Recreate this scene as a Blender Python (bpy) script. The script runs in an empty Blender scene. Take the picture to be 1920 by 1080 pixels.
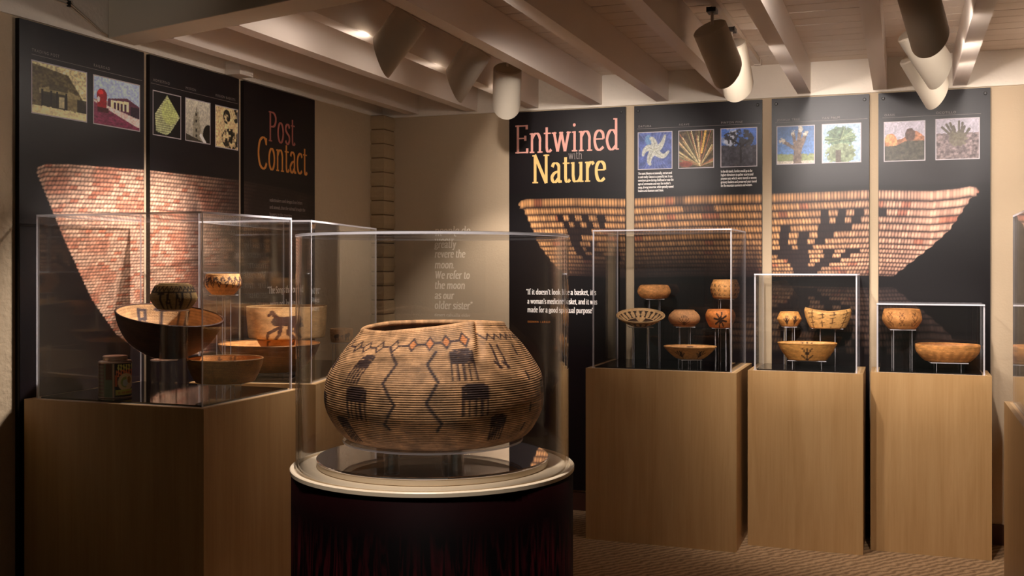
import bpy, math, random
import numpy as np
from mathutils import Vector, Matrix

random.seed(7)
rng = np.random.default_rng(11)
scene = bpy.context.scene
COL = scene.collection
PI = math.pi

# ------------------------------------------------------------------ camera
# room axes: X runs along the back wall to the right, Y runs along the left wall towards the back wall
cam_d = bpy.data.cameras.new('camera')
cam_d.sensor_width = 36.0
cam_d.lens = 36.0 * 1990.0 / 1920.0
cam_d.shift_y = -44.0 / 1920.0
cam_d.clip_start = 0.02
cam = bpy.data.objects.new('camera', cam_d)
COL.objects.link(cam)
cam.location = (0, 0, 1.5)
cam.rotation_euler = (PI / 2, 0, math.radians(20.2))
scene.camera = cam

# ------------------------------------------------------------------ world and exposure
world = bpy.data.worlds.new('world')
scene.world = world
world.use_nodes = True
world.node_tree.nodes['Background'].inputs[0].default_value = (0.95, 0.92, 0.72, 1)
world.node_tree.nodes['Background'].inputs[1].default_value = 0.019
scene.view_settings.view_transform = 'Standard'
scene.view_settings.look = 'None'
scene.view_settings.gamma = 1.0
scene.view_settings.use_curve_mapping = False
scene.view_settings.exposure = 1.5
scene.cycles.transparent_max_bounces = 64
scene.cycles.max_bounces = 10
scene.cycles.diffuse_bounces = 4
scene.cycles.glossy_bounces = 4
scene.cycles.sample_clamp_indirect = 3.0
scene.cycles.use_denoising = True

WARM = (1.0, 0.90, 0.83)


def spot(loc, target, watts, angle, blend=0.6, radius=0.04, color=WARM):
    d = bpy.data.lights.new('unseen_spot', 'SPOT')
    d.energy = watts
    d.spot_size = math.radians(angle)
    d.spot_blend = blend
    d.shadow_soft_size = radius
    d.color = color
    o = bpy.data.objects.new('unseen_spot', d)
    COL.objects.link(o)
    o.location = loc
    o.rotation_euler = (Vector(target) - Vector(loc)).to_track_quat('-Z', 'Y').to_euler()
    return o


# unseen spots: a lamp over the drum, others added to brighten walls and cases
spot((-1.02, 1.75, 2.72), (-1.16, 2.55, 1.20), 66, 44, 0.8, 0.04)      # over the drum case
spot((-2.10, 1.30, 2.25), (-3.20, 3.35, 2.70), 7, 44, 1.0, 0.06)       # uplight added to brighten the plaster band and the cross beam
spot((-1.36, 3.40, 2.46), (-1.78, 6.20, 1.90), 140, 36, 0.9, 0.05)     # title panel
spot((-0.45, 3.40, 2.60), (-0.52, 6.20, 1.88), 125, 38, 0.9, 0.05)      # middle panels
spot((0.37, 3.45, 2.60), (0.22, 6.20, 1.86), 62, 36, 0.9, 0.05)        # right panel
spot((-1.36, 3.62, 2.60), (-1.20, 5.82, 1.20), 46, 23, 0.8, 0.04)      # three added to brighten the baskets in the back cases
spot((-0.33, 3.62, 2.60), (-0.46, 5.95, 1.13), 44, 20, 0.8, 0.04)
spot((0.52, 3.62, 2.60), (0.13, 6.03, 1.10), 40, 20, 0.8, 0.04)

# ------------------------------------------------------------------ node material helpers


def srgb(r, g, b):
    def f(x):
        x /= 255.0
        return x / 12.92 if x <= 0.04045 else ((x + 0.055) / 1.055) ** 2.4
    return (f(r), f(g), f(b), 1.0)


def lin(a):
    a = np.clip(a, 0, 1)
    return np.where(a <= 0.04045, a / 12.92, ((a + 0.055) / 1.055) ** 2.4)


def new_mat(name):
    m = bpy.data.materials.new(name)
    m.use_nodes = True
    nt = m.node_tree
    return m, nt, nt.nodes['Principled BSDF']


def simple(name, col, rough=0.6, spec=0.5, metal=0.0, bump=None, var=None):
    """plain paint: base colour, optional fine colour variation (scale, amount) and bump (scale, strength)"""
    m, nt, p = new_mat(name)
    p.inputs['Base Color'].default_value = col
    p.inputs['Roughness'].default_value = rough
    p.inputs['Specular IOR Level'].default_value = spec
    p.inputs['Metallic'].default_value = metal
    tc = None
    if bump or var:
        tc = nt.nodes.new('ShaderNodeTexCoord')
    if var:
        n = nt.nodes.new('ShaderNodeTexNoise')
        n.inputs['Scale'].default_value = var[0]
        n.inputs['Detail'].default_value = 5
        nt.links.new(tc.outputs['Object'], n.inputs['Vector'])
        r = nt.nodes.new('ShaderNodeMix')
        r.data_type = 'RGBA'
        r.inputs[6].default_value = tuple(c * (1 - var[1]) for c in col[:3]) + (1,)
        r.inputs[7].default_value = tuple(min(1, c * (1 + var[1])) for c in col[:3]) + (1,)
        nt.links.new(n.outputs['Fac'], r.inputs[0])
        nt.links.new(r.outputs[2], p.inputs['Base Color'])
    if bump:
        n = nt.nodes.new('ShaderNodeTexNoise')
        n.inputs['Scale'].default_value = bump[0]
        n.inputs['Detail'].default_value = 6
        nt.links.new(tc.outputs['Object'], n.inputs['Vector'])
        b = nt.nodes.new('ShaderNodeBump')
        b.inputs['Strength'].default_value = bump[1]
        b.inputs['Distance'].default_value = 0.01
        nt.links.new(n.outputs['Fac'], b.inputs['Height'])
        nt.links.new(b.outputs['Normal'], p.inputs['Normal'])
    return m


def wood(name, ca, cb, rough=0.38):
    m, nt, p = new_mat(name)
    tc = nt.nodes.new('ShaderNodeTexCoord')
    mp = nt.nodes.new('ShaderNodeMapping')
    mp.inputs['Scale'].default_value = (7, 7, 0.55)
    n = nt.nodes.new('ShaderNodeTexNoise')
    n.inputs['Scale'].default_value = 2.2
    n.inputs['Detail'].default_value = 9
    n.inputs['Roughness'].default_value = 0.62
    n.inputs['Distortion'].default_value = 0.5
    mp2 = nt.nodes.new('ShaderNodeMapping')
    mp2.inputs['Scale'].default_value = (60, 60, 1.6)
    n2 = nt.nodes.new('ShaderNodeTexNoise')
    n2.inputs['Scale'].default_value = 2.0
    n2.inputs['Detail'].default_value = 3
    mx = nt.nodes.new('ShaderNodeMath')
    mx.operation = 'MULTIPLY_ADD'
    mx.inputs[1].default_value = 0.35
    cr = nt.nodes.new('ShaderNodeValToRGB')
    cr.color_ramp.elements[0].position = 0.36
    cr.color_ramp.elements[0].color = cb
    cr.color_ramp.elements[1].position = 0.86
    cr.color_ramp.elements[1].color = ca
    L = nt.links.new
    oi = nt.nodes.new('ShaderNodeObjectInfo')
    va = nt.nodes.new('ShaderNodeVectorMath')
    va.operation = 'MULTIPLY_ADD'
    va.inputs[1].default_value = (9.0, 9.0, 9.0)
    L(oi.outputs['Random'], va.inputs[0])
    L(tc.outputs['Object'], va.inputs[2])
    L(va.outputs[0], mp.inputs['Vector'])
    L(va.outputs[0], mp2.inputs['Vector'])
    L(mp.outputs['Vector'], n.inputs['Vector'])
    L(mp2.outputs['Vector'], n2.inputs['Vector'])
    L(n2.outputs['Fac'], mx.inputs[0])
    L(n.outputs['Fac'], mx.inputs[2])
    L(mx.outputs[0], cr.inputs['Fac'])
    L(cr.outputs['Color'], p.inputs['Base Color'])
    p.inputs['Roughness'].default_value = rough
    return m


def attr_mat(name, rough, spec=0.5, bump=None):
    m, nt, p = new_mat(name)
    a = nt.nodes.new('ShaderNodeAttribute')
    a.attribute_name = 'Col'
    nt.links.new(a.outputs['Color'], p.inputs['Base Color'])
    p.inputs['Roughness'].default_value = rough
    p.inputs['Specular IOR Level'].default_value = spec
    if bump:
        tc = nt.nodes.new('ShaderNodeTexCoord')
        n = nt.nodes.new('ShaderNodeTexNoise')
        n.inputs['Scale'].default_value = bump[0]
        n.inputs['Detail'].default_value = 3
        b = nt.nodes.new('ShaderNodeBump')
        b.inputs['Strength'].default_value = bump[1]
        b.inputs['Distance'].default_value = 0.004
        nt.links.new(tc.outputs['Object'], n.inputs['Vector'])
        nt.links.new(n.outputs['Fac'], b.inputs['Height'])
        nt.links.new(b.outputs['Normal'], p.inputs['Normal'])
    return m


def acrylic(name, tint=(0.988, 0.988, 0.984), f0=0.033, rough=0.0):
    """clear sheet: light passes straight through, each surface mirrors by Schlick's law"""
    m = bpy.data.materials.new(name)
    m.use_nodes = True
    nt = m.node_tree
    nt.nodes.clear()
    L = nt.links.new
    out = nt.nodes.new('ShaderNodeOutputMaterial')
    tr = nt.nodes.new('ShaderNodeBsdfTransparent')
    tr.inputs['Color'].default_value = tint + (1,)
    gl = nt.nodes.new('ShaderNodeBsdfGlossy')
    gl.inputs['Roughness'].default_value = rough
    mix = nt.nodes.new('ShaderNodeMixShader')
    geo = nt.nodes.new('ShaderNodeNewGeometry')
    dot = nt.nodes.new('ShaderNodeVectorMath')
    dot.operation = 'DOT_PRODUCT'
    L(geo.outputs['Incoming'], dot.inputs[0])
    L(geo.outputs['Normal'], dot.inputs[1])
    ab = nt.nodes.new('ShaderNodeMath')
    ab.operation = 'ABSOLUTE'
    L(dot.outputs['Value'], ab.inputs[0])
    om = nt.nodes.new('ShaderNodeMath')
    om.operation = 'SUBTRACT'
    om.inputs[0].default_value = 1.0
    om.use_clamp = True
    L(ab.outputs[0], om.inputs[1])
    pw = nt.nodes.new('ShaderNodeMath')
    pw.operation = 'POWER'
    pw.inputs[1].default_value = 5.0
    L(om.outputs[0], pw.inputs[0])
    ma = nt.nodes.new('ShaderNodeMath')
    ma.operation = 'MULTIPLY_ADD'
    ma.inputs[1].default_value = 1 - f0
    ma.inputs[2].default_value = f0
    L(pw.outputs[0], ma.inputs[0])
    L(ma.outputs[0], mix.inputs[0])
    L(tr.outputs[0], mix.inputs[1])
    L(gl.outputs[0], mix.inputs[2])
    L(mix.outputs[0], out.inputs['Surface'])
    return m


M = {}
M['wall'] = simple('tan_wall_paint', srgb(190, 168, 140), 0.75, 0.3, bump=(90, 0.12), var=(2.5, 0.03))
M['stucco'] = simple('tan_stucco', srgb(190, 168, 140), 0.8, 0.25, bump=(38, 0.55), var=(4, 0.04))
M['header'] = simple('offwhite_plaster', srgb(234, 222, 206), 0.7, 0.3, bump=(50, 0.25), var=(6, 0.05))
M['beam'] = simple('offwhite_beam_paint', srgb(230, 216, 204), 0.40, 0.5, bump=(30, 0.05), var=(5, 0.03))
M['plank'] = simple('offwhite_board_paint', srgb(230, 214, 198), 0.5, 0.4, bump=(30, 0.08), var=(7, 0.04))
M['crossbeam'] = simple('grey_beam_paint', srgb(206, 194, 174), 0.6, 0.3, bump=(40, 0.1), var=(4, 0.03))
M['baseboard'] = simple('dark_brown_baseboard', srgb(70, 38, 28), 0.5)
M['block'] = simple('painted_block', srgb(178, 154, 120), 0.85, 0.2, bump=(45, 0.7), var=(12, 0.08))
M['mortar'] = simple('block_mortar', srgb(120, 98, 72), 0.9, 0.1)
M['maple'] = wood('maple_veneer', srgb(190, 152, 104), srgb(168, 128, 80))
M['maple_edge'] = wood('maple_edge', srgb(226, 192, 146), srgb(206, 168, 118))
M['board'] = simple('black_panel_board', srgb(18, 11, 15), 0.38, 0.3, var=(3, 0.1))
M['blackgloss'] = simple('black_gloss_floor', srgb(10, 8, 9), 0.06, 0.6)
M['mirror'] = simple('dark_mirror_disc', srgb(212, 206, 210), 0.02, 0.5, metal=1.0)
M['cream'] = simple('cream_lacquer', srgb(238, 218, 188), 0.4, 0.5)
M['acrylic'] = acrylic('clear_acrylic')
M['acrylic_post'] = acrylic('acrylic_post', f0=0.22)
M['acrylic_edge'] = None
M['lamp'] = simple('warm_grey_lamp_paint', srgb(190, 178, 160), 0.5, 0.4)
M['lamp_in'] = simple('lamp_inside', srgb(225, 220, 210), 0.5, 0.4)
M['track'] = simple('track_metal', srgb(216, 202, 188), 0.45)
M['dark'] = simple('dark_metal', srgb(30, 26, 24), 0.4)
M['cable'] = simple('painted_cable', srgb(206, 188, 166), 0.6)
M['whiteplastic'] = simple('white_plastic', srgb(226, 214, 200), 0.45)
M['print'] = attr_mat('panel_print', 0.40, 0.3)
M['weave'] = attr_mat('woven_fibre', 0.62, 0.3, bump=(260, 0.5))
M['weave_big'] = attr_mat('woven_fibre_coarse', 0.58, 0.3, bump=(420, 0.35))
M['pink'] = simple('rose_lettering', srgb(240, 172, 156), 0.5)
M['gold'] = simple('gold_lettering', srgb(252, 208, 128), 0.5)
M['rust'] = simple('rust_lettering', srgb(170, 96, 84), 0.5)
M['amber'] = simple('amber_lettering', srgb(214, 138, 62), 0.5)
M['greytext'] = simple('grey_lettering', srgb(140, 128, 124), 0.5)
M['whitetext'] = simple('white_lettering', srgb(240, 232, 226), 0.5)
M['palewall'] = simple('pale_wall_lettering', srgb(244, 228, 204), 0.5)
M['orange'] = simple('orange_lettering', srgb(206, 120, 44), 0.5)
M['border'] = simple('photo_border', srgb(196, 186, 190), 0.5)
M['tin'] = simple('tin_metal', srgb(190, 160, 140), 0.35, metal=0.8)


def edge_mat():
    m, nt, p = new_mat('acrylic_edge')
    p.inputs['Base Color'].default_value = srgb(236, 232, 238)
    p.inputs['Roughness'].default_value = 0.25
    p.inputs['Alpha'].default_value = 0.62
    return m


M['acrylic_edge'] = edge_mat()
M['riser_edge'] = M['acrylic_edge'].copy()
M['riser_edge'].name = 'riser_edge'
M['riser_edge'].node_tree.nodes['Principled BSDF'].inputs['Alpha'].default_value = 0.30


def drum_mat():
    """dark red night-grass photograph wrapped round the drum"""
    m, nt, p = new_mat('drum_photo_wrap')
    L = nt.links.new
    tc = nt.nodes.new('ShaderNodeTexCoord')
    mp = nt.nodes.new('ShaderNodeMapping')
    mp.inputs['Scale'].default_value = (20, 20, 2.4)
    mp.inputs['Rotation'].default_value = (0.15, 0.25, 0)
    n1 = nt.nodes.new('ShaderNodeTexNoise')
    n1.inputs['Scale'].default_value = 1.6
    n1.inputs['Detail'].default_value = 6
    n1.inputs['Distortion'].default_value = 2.2
    L(tc.outputs['Object'], mp.inputs['Vector'])
    L(mp.outputs['Vector'], n1.inputs['Vector'])
    r1 = nt.nodes.new('ShaderNodeValToRGB')
    r1.color_ramp.elements[0].position = 0.45
    r1.color_ramp.elements[0].color = (0, 0, 0, 1)
    r1.color_ramp.elements[1].position = 0.90
    r1.color_ramp.elements[1].color = (1, 1, 1, 1)
    L(n1.outputs['Fac'], r1.inputs['Fac'])
    n2 = nt.nodes.new('ShaderNodeTexNoise')
    n2.inputs['Scale'].default_value = 7
    n2.inputs['Detail'].default_value = 4
    L(tc.outputs['Object'], n2.inputs['Vector'])
    sep = nt.nodes.new('ShaderNodeSeparateXYZ')
    L(tc.outputs['Object'], sep.inputs[0])
    # grass grows in the lower part of the picture, the sky band at its top stays deep red
    mr = nt.nodes.new('ShaderNodeMapRange')
    mr.inputs[1].default_value = 0.89
    mr.inputs[2].default_value = 0.77
    mr.inputs[3].default_value = 0.0
    mr.inputs[4].default_value = 1.0
    L(sep.outputs['Z'], mr.inputs[0])
    mul = nt.nodes.new('ShaderNodeMath')
    mul.operation = 'MULTIPLY'
    L(mr.outputs[0], mul.inputs[0])
    L(r1.outputs['Color'], mul.inputs[1])
    mr2 = nt.nodes.new('ShaderNodeMapRange')
    mr2.inputs[1].default_value = 0.86
    mr2.inputs[2].default_value = 0.98
    mr2.inputs[3].default_value = 0.0
    mr2.inputs[4].default_value = 0.26
    L(sep.outputs['Z'], mr2.inputs[0])
    mu2 = nt.nodes.new('ShaderNodeMath')
    mu2.operation = 'MULTIPLY_ADD'
    L(mr2.outputs[0], mu2.inputs[0])
    L(n2.outputs['Fac'], mu2.inputs[1])
    L(mul.outputs[0], mu2.inputs[2])
    mix = nt.nodes.new('ShaderNodeMix')
    mix.data_type = 'RGBA'
    mix.inputs[6].default_value = (0.0012, 0.0004, 0.0005, 1)
    mix.inputs[7].default_value = (0.050, 0.004, 0.006, 1)
    L(mu2.outputs[0], mix.inputs[0])
    L(mix.outputs[2], p.inputs['Base Color'])
    p.inputs['Roughness'].default_value = 0.6
    p.inputs['Specular IOR Level'].default_value = 0.02
    return m


M['drum'] = drum_mat()


def carpet_mat():
    m, nt, p = new_mat('striped_carpet')
    L = nt.links.new
    tc = nt.nodes.new('ShaderNodeTexCoord')
    mp = nt.nodes.new('ShaderNodeMapping')
    mp.inputs['Rotation'].default_value = (0, 0, math.radians(38))
    w = nt.nodes.new('ShaderNodeTexWave')
    w.inputs['Scale'].default_value = 8.0
    w.inputs['Distortion'].default_value = 5.0
    w.inputs['Detail'].default_value = 3
    w.inputs['Detail Scale'].default_value = 2.0
    L(tc.outputs['Object'], mp.inputs['Vector'])
    L(mp.outputs['Vector'], w.inputs['Vector'])
    n = nt.nodes.new('ShaderNodeTexNoise')
    n.inputs['Scale'].default_value = 160
    n.inputs['Detail'].default_value = 4
    L(tc.outputs['Object'], n.inputs['Vector'])
    ad = nt.nodes.new('ShaderNodeMath')
    ad.operation = 'MULTIPLY_ADD'
    ad.inputs[1].default_value = 0.6
    L(n.outputs['Fac'], ad.inputs[0])
    sc = nt.nodes.new('ShaderNodeMath')
    sc.operation = 'MULTIPLY'
    sc.inputs[1].default_value = 0.40
    L(w.outputs['Fac'], sc.inputs[0])
    L(sc.outputs[0], ad.inputs[2])
    cr = nt.nodes.new('ShaderNodeValToRGB')
    cr.color_ramp.elements[0].position = 0.25
    cr.color_ramp.elements[0].color = srgb(104, 80, 56)
    cr.color_ramp.elements[1].position = 0.85
    cr.color_ramp.elements[1].color = srgb(166, 134, 100)
    L(ad.outputs[0], cr.inputs['Fac'])
    L(cr.outputs['Color'], p.inputs['Base Color'])
    p.inputs['Roughness'].default_value = 0.95
    p.inputs['Specular IOR Level'].default_value = 0.1
    b = nt.nodes.new('ShaderNodeBump')
    b.inputs['Strength'].default_value = 0.2
    b.inputs['Distance'].default_value = 0.01
    L(ad.outputs[0], b.inputs['Height'])
    L(b.outputs['Normal'], p.inputs['Normal'])
    return m


M['carpet'] = carpet_mat()

# ------------------------------------------------------------------ mesh helpers


class MB:
    def __init__(self):
        self.v, self.f, self.mi = [], [], []

    def add(self, vs, fs, mi=0):
        b = len(self.v)
        self.v += [tuple(p) for p in vs]
        for k in fs:
            self.f.append(tuple(b + i for i in k))
            self.mi.append(mi)
        return self

    def box(self, x0, x1, y0, y1, z0, z1, mi=0, edge_axis=None, edge_mi=1):
        vs = [(x0, y0, z0), (x1, y0, z0), (x1, y1, z0), (x0, y1, z0), (x0, y0, z1), (x1, y0, z1), (x1, y1, z1), (x0, y1, z1)]
        fs = [(0, 3, 2, 1), (4, 5, 6, 7), (0, 1, 5, 4), (2, 3, 7, 6), (1, 2, 6, 5), (3, 0, 4, 7)]
        ax = [2, 2, 1, 1, 0, 0]
        for f_, a in zip(fs, ax):
            self.add(vs, [f_], mi if (edge_axis is None or a == edge_axis) else edge_mi)
        return self

    def tube(self, pts, r, n=8):
        pts = [Vector(p) for p in pts]
        rings = []
        for i, p in enumerate(pts):
            t = (pts[min(i + 1, len(pts) - 1)] - pts[max(i - 1, 0)]).normalized()
            a = t.orthogonal().normalized() if i == 0 else (rings_a - t * rings_a.dot(t)).normalized()
            rings_a = a
            bb = t.cross(a)
            rings.append([p + (a * math.cos(2 * PI * k / n) + bb * math.sin(2 * PI * k / n)) * r for k in range(n)])
        vs = [p for rg in rings for p in rg]
        fs = []
        for i in range(len(rings) - 1):
            for k in range(n):
                fs.append((i * n + k, i * n + (k + 1) % n, (i + 1) * n + (k + 1) % n, (i + 1) * n + k))
        fs.append(tuple(range(n - 1, -1, -1)))
        fs.append(tuple((len(rings) - 1) * n + k for k in range(n)))
        return self.add(vs, fs)

    def lathe(self, prof, n=48, cap=False, mi=0):
        """prof: list of (r, z) from start to end; faces wind outwards when z rises"""
        vs = [(r * math.cos(2 * PI * k / n), r * math.sin(2 * PI * k / n), z) for r, z in prof for k in range(n)]
        fs = []
        for i in range(len(prof) - 1):
            for k in range(n):
                fs.append((i * n + k, i * n + (k + 1) % n, (i + 1) * n + (k + 1) % n, (i + 1) * n + k))
        if cap:
            fs.append(tuple(range(n - 1, -1, -1)))
            fs.append(tuple((len(prof) - 1) * n + k for k in range(n)))
        return self.add(vs, fs, mi)

    def mesh(self, name, mats, smooth=False):
        me = bpy.data.meshes.new(name)
        me.from_pydata(self.v, [], self.f)
        for m in (mats if isinstance(mats, (list, tuple)) else [mats]):
            me.materials.append(m)
        if max(self.mi or [0]) > 0:
            me.polygons.foreach_set('material_index', self.mi)
        if smooth:
            me.polygons.foreach_set('use_smooth', [True] * len(me.polygons))
        me.update()
        return me

    def build(self, name, mats, parent=None, loc=None, rotz=None, smooth=False, bevel=0.0):
        o = obj(name, self.mesh(name, mats, smooth), parent, loc, rotz)
        if bevel:
            b = o.modifiers.new('bevel', 'BEVEL')
            b.width = bevel
            b.segments = 2
            b.limit_method = 'ANGLE'
        return o


def obj(name, data, parent=None, loc=None, rotz=None):
    o = bpy.data.objects.new(name, data)
    COL.objects.link(o)
    if parent is not None:
        o.parent = parent
    if loc is not None:
        o.location = loc
    if rotz is not None:
        o.rotation_euler = (0, 0, rotz)
    return o


def tag(o, label, cat, group=None):
    o['label'] = label
    o['category'] = cat
    if group:
        o['group'] = group
    return o


GROUPS = {'track_spotlight': 'cylinder spotlights on the ceiling tracks', 'light_track': 'ceiling light tracks', 'exhibit_panel': 'black exhibit panels on the walls',
          'pedestal': 'maple display pedestals', 'acrylic_case': 'clear acrylic display cases', 'acrylic_riser': 'clear acrylic risers', 'coiled_basket': 'baskets on display',
          'cable': 'cables on the left plaster band'}


def thing(name, label, cat, loc=(0, 0, 0), rotz=0.0, group=None):
    o = obj(name, None, None, loc, rotz)
    o.empty_display_size = 0.1
    return tag(o, label, cat, group or GROUPS.get(name))


def struct(o, label=None):
    o['kind'] = 'structure'
    if label:
        o['label'] = label
    return o


# ---- value noise for painted prints
LAT = rng.random((257, 257))


def vnoise(x, y):
    xi = np.floor(x).astype(int)
    yi = np.floor(y).astype(int)
    fx, fy = x - xi, y - yi
    fx = fx * fx * (3 - 2 * fx)
    fy = fy * fy * (3 - 2 * fy)
    a = LAT[xi % 256, yi % 256]
    b = LAT[(xi + 1) % 256, yi % 256]
    c = LAT[xi % 256, (yi + 1) % 256]
    d = LAT[(xi + 1) % 256, (yi + 1) % 256]
    return (a * (1 - fx) + b * fx) * (1 - fy) + (c * (1 - fx) + d * fx) * fy


def fbm(x, y, o=4):
    s, a, t = 0, 1.0, 0
    for k in range(o):
        s = s + a * vnoise(x * 2 ** k + 17 * k, y * 2 ** k + 31 * k)
        t += a
        a *= 0.5
    return s / t


def sst(a, b, x):
    t = np.clip((x - a) / (b - a), 0, 1)
    return t * t * (3 - 2 * t)


def segd(x, y, x0, y0, x1, y1):
    dx, dy = x1 - x0, y1 - y0
    t = np.clip(((x - x0) * dx + (y - y0) * dy) / max(dx * dx + dy * dy, 1e-12), 0, 1)
    return np.hypot(x - x0 - t * dx, y - y0 - t * dy)


def lay(img, mask, col):
    c = np.asarray(col, float)
    if c.max() > 1.5:
        c = c / 255.0
    mk = np.clip(mask, 0, 1)[..., None]
    return img * (1 - mk) + c * mk


def grid_mesh(name, P, cols, mat, smooth=True, wrap_u=False):
    """P: (nv, nu, 3) points, cols: (nv, nu, 3) sRGB colours 0..1 -> one mesh with a colour attribute"""
    nv, nu = P.shape[:2]
    me = bpy.data.meshes.new(name)
    idx = np.arange(nv * nu).reshape(nv, nu)
    if wrap_u:
        idx2 = np.concatenate([idx, idx[:, :1]], 1)
    else:
        idx2 = idx
    q = np.stack([idx2[:-1, :-1], idx2[:-1, 1:], idx2[1:, 1:], idx2[1:, :-1]], -1).reshape(-1, 4)
    me.vertices.add(nv * nu)
    me.vertices.foreach_set('co', P.reshape(-1).astype(np.float32))
    me.loops.add(q.size)
    me.loops.foreach_set('vertex_index', q.reshape(-1).astype(np.int32))
    me.polygons.add(len(q))
    me.polygons.foreach_set('loop_start', np.arange(0, q.size, 4, dtype=np.int32))
    if smooth:
        me.polygons.foreach_set('use_smooth', np.ones(len(q), dtype=bool))
    me.update(calc_edges=True)
    at = me.color_attributes.new('Col', 'FLOAT_COLOR', 'POINT')
    rgba = np.ones((nv * nu, 4), np.float32)
    rgba[:, :3] = lin(cols.reshape(-1, 3))
    at.data.foreach_set('color', rgba.reshape(-1))
    me.materials.append(mat)
    me.validate()
    return me


def print_sheet(name, o, u, v, w, h, fn, res, parent, mat=None):
    """a flat printed sheet: origin o, unit axes u and v, size w x h, colours fn(x metres, y metres)"""
    nu, nv = max(2, int(w / res) + 1), max(2, int(h / res) + 1)
    a, b = np.meshgrid(np.linspace(0, w, nu), np.linspace(0, h, nv))
    P = np.asarray(o)[None, None] + a[..., None] * np.asarray(u) + b[..., None] * np.asarray(v)
    return obj(name, grid_mesh(name, P, fn(a, b), mat or M['print'], smooth=False), parent)


# ---- a serif letter set drawn with a broad pen
def sm(pts, n=6):
    """smooth curve through points (Catmull-Rom)"""
    out = []
    P = [pts[0]] + list(pts) + [pts[-1]]
    for i in range(1, len(P) - 2):
        p0, p1, p2, p3 = [np.array(P[i + k], float) for k in (-1, 0, 1, 2)]
        for k in range(n):
            t = k / n
            out.append(tuple(0.5 * (2 * p1 + (p2 - p0) * t + (2 * p0 - 5 * p1 + 4 * p2 - p3) * t * t + (3 * p1 - p0 - 3 * p2 + p3) * t ** 3)))
    out.append(tuple(pts[-1]))
    return out


def sf(x0, x1, y):
    return [(x0, y), (x1, y)]


def ring(cx, cy, rx, ry, n=20):
    return [(cx + rx * math.cos(2 * PI * k / n), cy + ry * math.sin(2 * PI * k / n)) for k in range(n + 1)]


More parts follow.
